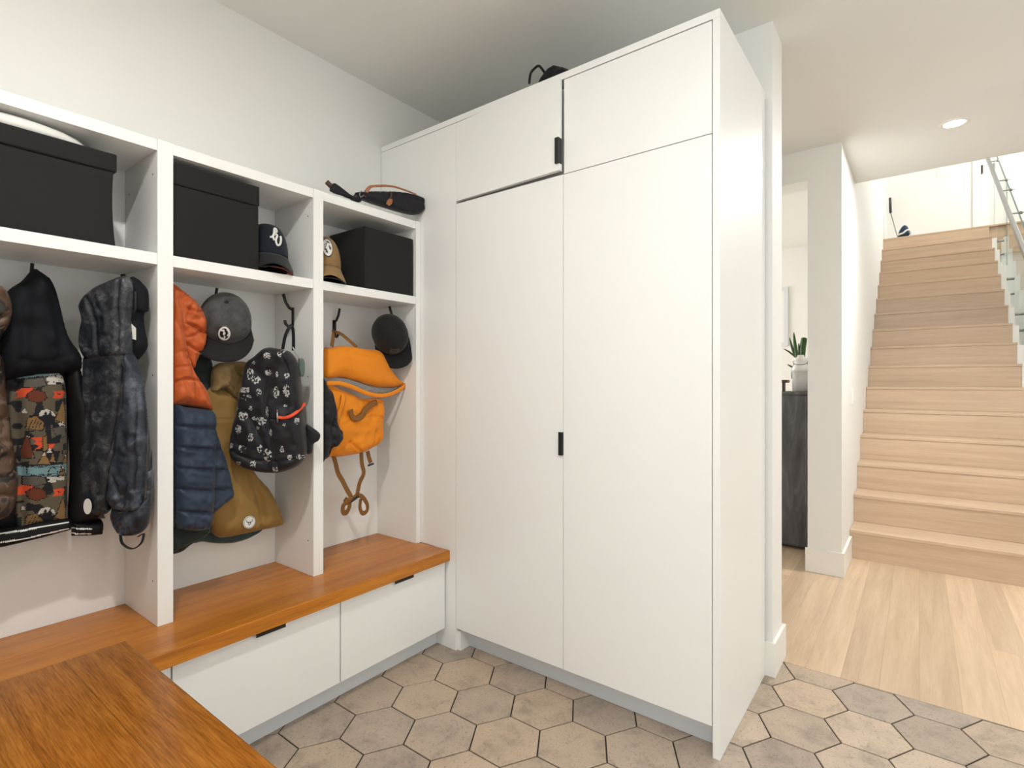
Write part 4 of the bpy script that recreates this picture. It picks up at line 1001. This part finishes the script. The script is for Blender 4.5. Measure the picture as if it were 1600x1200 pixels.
puff('top_flap', ob, [(494, 548), (508, 544), (525, 541), (545, 543), (562, 546), (578, 547), (585, 552), (593, 567), (604, 583), (614, 594), (621, 600), (612, 604), (596, 606), (578, 605), (560, 601), (540, 594), (520, 590), (494, 590)], M['orangebag'], t, .045, .045, .03, .05, .006,
     creases=[([(515, 552), (535, 550), (560, 556), (580, 552)], .006, .012), ([(556, 560), (580, 590), (600, 604)], -.004, .02), ([(530, 548), (536, 585)], .004, .015)], wr=.006, wrs=10)
strap('rolled_lip', [ob.at(492, 599, .085), ob.at(512, 599, .088), ob.at(530, 604, .092), ob.at(548, 612, .094), ob.at(566, 617, .094), ob.at(584, 617, .092), ob.at(600, 612, .086), ob.at(612, 606, .08), ob.at(620, 601, .072)], .009, .020, M['orangebag'], t, up=(0, 0, 1), n=12)
cord('lip_buckle', [ob.at(618, 599, .07), ob.at(621, 602, .07), ob.at(619, 608, .065)], .005, M['black'], t)
strap('hang_loop', [ob.at(508, 542, .05), ob.at(514, 530, .03), ob.at(521, 521, .0), ob.at(527, 518, -.03), ob.at(533, 522, .0), ob.at(540, 533, .03), ob.at(547, 543, .05)], .018, .003, M['brownstrap'], t, up=(1, 0, .2))
strap('side_handle', surf_pts(lb, [(589, 628), (580, 632), (571, 640), (565, 650), (557, 654), (550, 650), (548, 640)], .012), .026, .003, M['brownstrap'], t, up=(1, 0, .3))
strap('front_strap', surf_pts(lb, [(537, 618), (535, 632), (530, 646), (527, 662)], .003), .022, .003, M['orangebag'], t, up=(1, 0, 0))
strap('left_tail', [ob.at(514, 708, .03), ob.at(517, 722, .035), ob.at(521, 738, .035), ob.at(528, 750, .035), ob.at(534, 762, .035), ob.at(540, 775, .04), ob.at(534, 780, .05), ob.at(527, 788, .045), ob.at(528, 798, .04), ob.at(535, 798, .035), ob.at(538, 786, .04), ob.at(532, 778, .03)], .025, .003, M['brownstrap'], t, up=(1, .2, 0))
strap('right_tail', [ob.at(558, 702, .03), ob.at(558, 722, .035), ob.at(561, 738, .035), ob.at(555, 752, .035), ob.at(552, 765, .035), ob.at(550, 773, .035), ob.at(544, 778, .035)], .026, .003, M['brownstrap'], t, up=(1, .2, 0))
strap('right_loop', [ob.at(551, 772, .04), ob.at(558, 775, .042), ob.at(565, 786, .042), ob.at(565, 796, .04), ob.at(559, 800, .038), ob.at(555, 792, .036), ob.at(556, 778, .036)], .022, .003, M['brownstrap'], t, up=(1, .2, 0))
obj('tail_buckle', MB().tube([ob.at(540, 782, .04), ob.at(546, 778, .04), ob.at(552, 774, .04)], 1, 8, flat=(.012, .008, (1, 0, 0))), M['black'], t)
strap('short_tab', [ob.at(566, 704, .04), ob.at(568, 713, .04), ob.at(571, 722, .04)], .022, .003, M['brownstrap'], t, up=(1, 0, 0))
obj('tab_end', MB().tube([ob.at(566, 726, .045), ob.at(574, 723, .045)], .005, 8), M['black'], t)

BAY[0] = None
# ================================================================= HALL AND LIVING ROOM THINGS
m = M['greywood'] = new_mat('charcoal_stained_wood', (.12, .12, .125), .55)
v = mapping(m, (6, 6, 1.1)); n1 = noise(m, v, 2.2, 6, .62, .8)
lk(m, ramp(m, n1.outputs[0], [(.3, (.060, .060, .066)), (.5, (.120, .120, .126)), (.72, (.22, .22, .225))]), bsdf(m).inputs['Base Color'])
t = thing('sideboard', 'charcoal stained wood sideboard seen through the opening beside the column', 'cabinet', (-1.15, 4.65, 0))
obj('body', B(-1.70, -.60, 4.450, 4.86, .02, 1.150), M['greywood'], t, .002)
obj('top', B(-1.71, -.592, 4.434, 4.87, 1.1505, 1.172), M['greywood'], t, .002)
for x0 in (-1.70, -1.15):
    obj('door', B(x0+.003, x0+.545, 4.436, 4.4495, .035, 1.146), M['greywood'], t, .001)
for x0 in (-1.68, -.65):
    obj('foot', B(x0, x0+.04, 4.47, 4.84, 0, .0198), M['black'], t)
VX, VY, VZ = -.722, 4.60, 1.1722
t = thing('vase', 'white milk-churn vase with a glazed shoulder on the sideboard', 'vase', (VX, VY, VZ))
ceram = new_mat('glazed_white_ceramic', (.86, .86, .84), .2); matte = new_mat('unglazed_grey_white_ceramic', (.62, .61, .58), .8)
obj('body', MB().lathe([(.050, VZ), (.056, VZ+.006), (.058, VZ+.06), (.058, VZ+.15)], 40, VX, VY), matte, t)
obj('shoulder', MB().lathe([(.0585, VZ+.1502), (.0585, VZ+.178), (.053, VZ+.198), (.043, VZ+.212), (.040, VZ+.222), (.047, VZ+.240), (.050, VZ+.248), (.047, VZ+.258), (.026, VZ+.264), (.023, VZ+.280)], 40, VX, VY), ceram, t)
cord('wire_handle', [(VX-.050, VY-.01, VZ+.235), (VX-.045, VY-.030, VZ+.215), (VX-.020, VY-.048, VZ+.206), (VX+.020, VY-.048, VZ+.206), (VX+.045, VY-.030, VZ+.215), (VX+.050, VY-.01, VZ+.235)], .002, M['black'], t)
leafm = cloth('leaf_green', (.035, .085, .025), .4, .1, c2=(.06, .12, .03), vs=30)
t = thing('potted_plant', 'dark green broad-bladed plant in a pot behind the white vase', 'plant', (-.76, 4.74, 1.1722))
obj('pot', MB().lathe([(.035, 1.1723), (.045, 1.18), (.05, 1.25), (.045, 1.252), (.04, 1.245)], 28, -.76, 4.74), ceram, t)
plp = Plane(-.76, 4.74, -R90)
for i, (pts, wd) in enumerate((([(1246, 560), (1243, 545), (1240, 519)], .028), ([(1244, 560), (1238, 545), (1233, 527)], .020), ([(1245, 560), (1233, 550), (1224, 545)], .014), ([(1253, 560), (1254, 542), (1256, 527)], .046), ([(1248, 556), (1248, 545), (1247, 536)], .02), ([(1246, 566), (1240, 573), (1236, 592)], .030), ([(1239, 574), (1234, 572), (1229, 569)], .014), ([(1262, 570), (1265, 562), (1268, 552)], .03))):
    P = catmull([plp.at(*p, -.005*i) for p in pts], 6); n = len(P)-1
    bm = bmesh.new(); rows = []
    for k, p in enumerate(P):
        s_ = k/n; w_ = wd*.5*(math.sin(min(1, .25+s_*.75)*math.pi)**.6 if i != 3 else (1-.25*abs(s_-.7)-max(0, s_-.93)*8))
        d_ = (P[min(k+1, n)]-P[max(k-1, 0)]).normalized(); sd = d_.cross(Vector((0, -1, 0))).normalized()
        w_ = max(w_, .0015)
        rows.append([bm.verts.new(p-sd*w_+Vector((0, .004, 0))), bm.verts.new(p+Vector((0, .008, 0))), bm.verts.new(p+sd*w_+Vector((0, .004, 0))), bm.verts.new(p+Vector((0, -.001, 0)))])
    for A, B_ in zip(rows, rows[1:]):
        for k in range(4): bm.faces.new((A[k], A[(k+1) % 4], B_[(k+1) % 4], B_[k]))
    bm.faces.new(rows[0]); bm.faces.new(rows[-1])
    obj('leaf', bm, leafm, t, 0, True)
brown = new_mat('brown_wood', (.10, .06, .035), .5)
t = thing('wooden_stand', 'small brown wooden stand on the sideboard left of the vase', 'stand', (-.89, 4.62, 1.172))
obj('top', B(-.98, -.812, 4.58, 4.68, 1.240, 1.262), brown, t, .002)
for x0 in (-.97, -.852): obj('leg', B(x0, x0+.014, 4.60, 4.66, 1.1723, 1.2398), brown, t, .001)
t = thing('picture_frame', 'grey framed picture on the living room wall', 'picture', (-1.3, 6.83, 1.62))
fx = MB().box(-1.70, -1.205, 6.828, 6.8495, 1.66, 1.70).box(-1.70, -1.205, 6.828, 6.8495, 2.3, 2.34).box(-1.245, -1.205, 6.828, 6.8495, 1.7, 2.3).box(-1.70, -1.66, 6.828, 6.8495, 1.7, 2.3)
obj('frame', fx, M['kick'], t); obj('print', B(-1.66, -1.245, 6.84, 6.8495, 1.7, 2.3), M['wall'], t)
# things on the landing
t = thing('walking_stick', 'thin silver stick with a black grip leaning in the landing corner', 'stick', (-.3, 9.95, 3.2))
lp = Plane(-.3, 9.30, -R90); c_ = lp.at(1405, 372); c_.z = 3.206
a = Plane(-.3, 9.98, -R90).at(1384.5, 311); b_ = Plane(-.3, 9.80, -R90).at(1391.5, 332)
a.x = max(a.x, -.352); b_.x = max(b_.x, -.34)
obj('shaft', MB().tube([b_, c_], .007, 8), M['steel'], t); obj('grip', MB().tube([a, b_], .017, 10), M['black'], t)
t = thing('sneaker', 'small navy and white shoe on the landing floor by the stick', 'shoe', (-.22, 9.05, 3.2))
sp = Plane(-.25, 9.02, -R90)
shoe = cloth('navy_shoe', (.02, .045, .09), .6)
puff('upper', sp, [(1403, 366), (1408, 356), (1413, 352), (1418, 354), (1421, 362), (1422, 369), (1412, 372), (1404, 372)], shoe, t, .0, .05, .05, .04, .012, wr=.012, wrs=30)
cord('sole_trim', [sp.at(1402, 369, .06), sp.at(1411, 366, .07), sp.at(1416, 362, .07), sp.at(1421, 361, .06), sp.at(1424, 366, .05), sp.at(1420, 371, .05)], .012, M['white'], t)
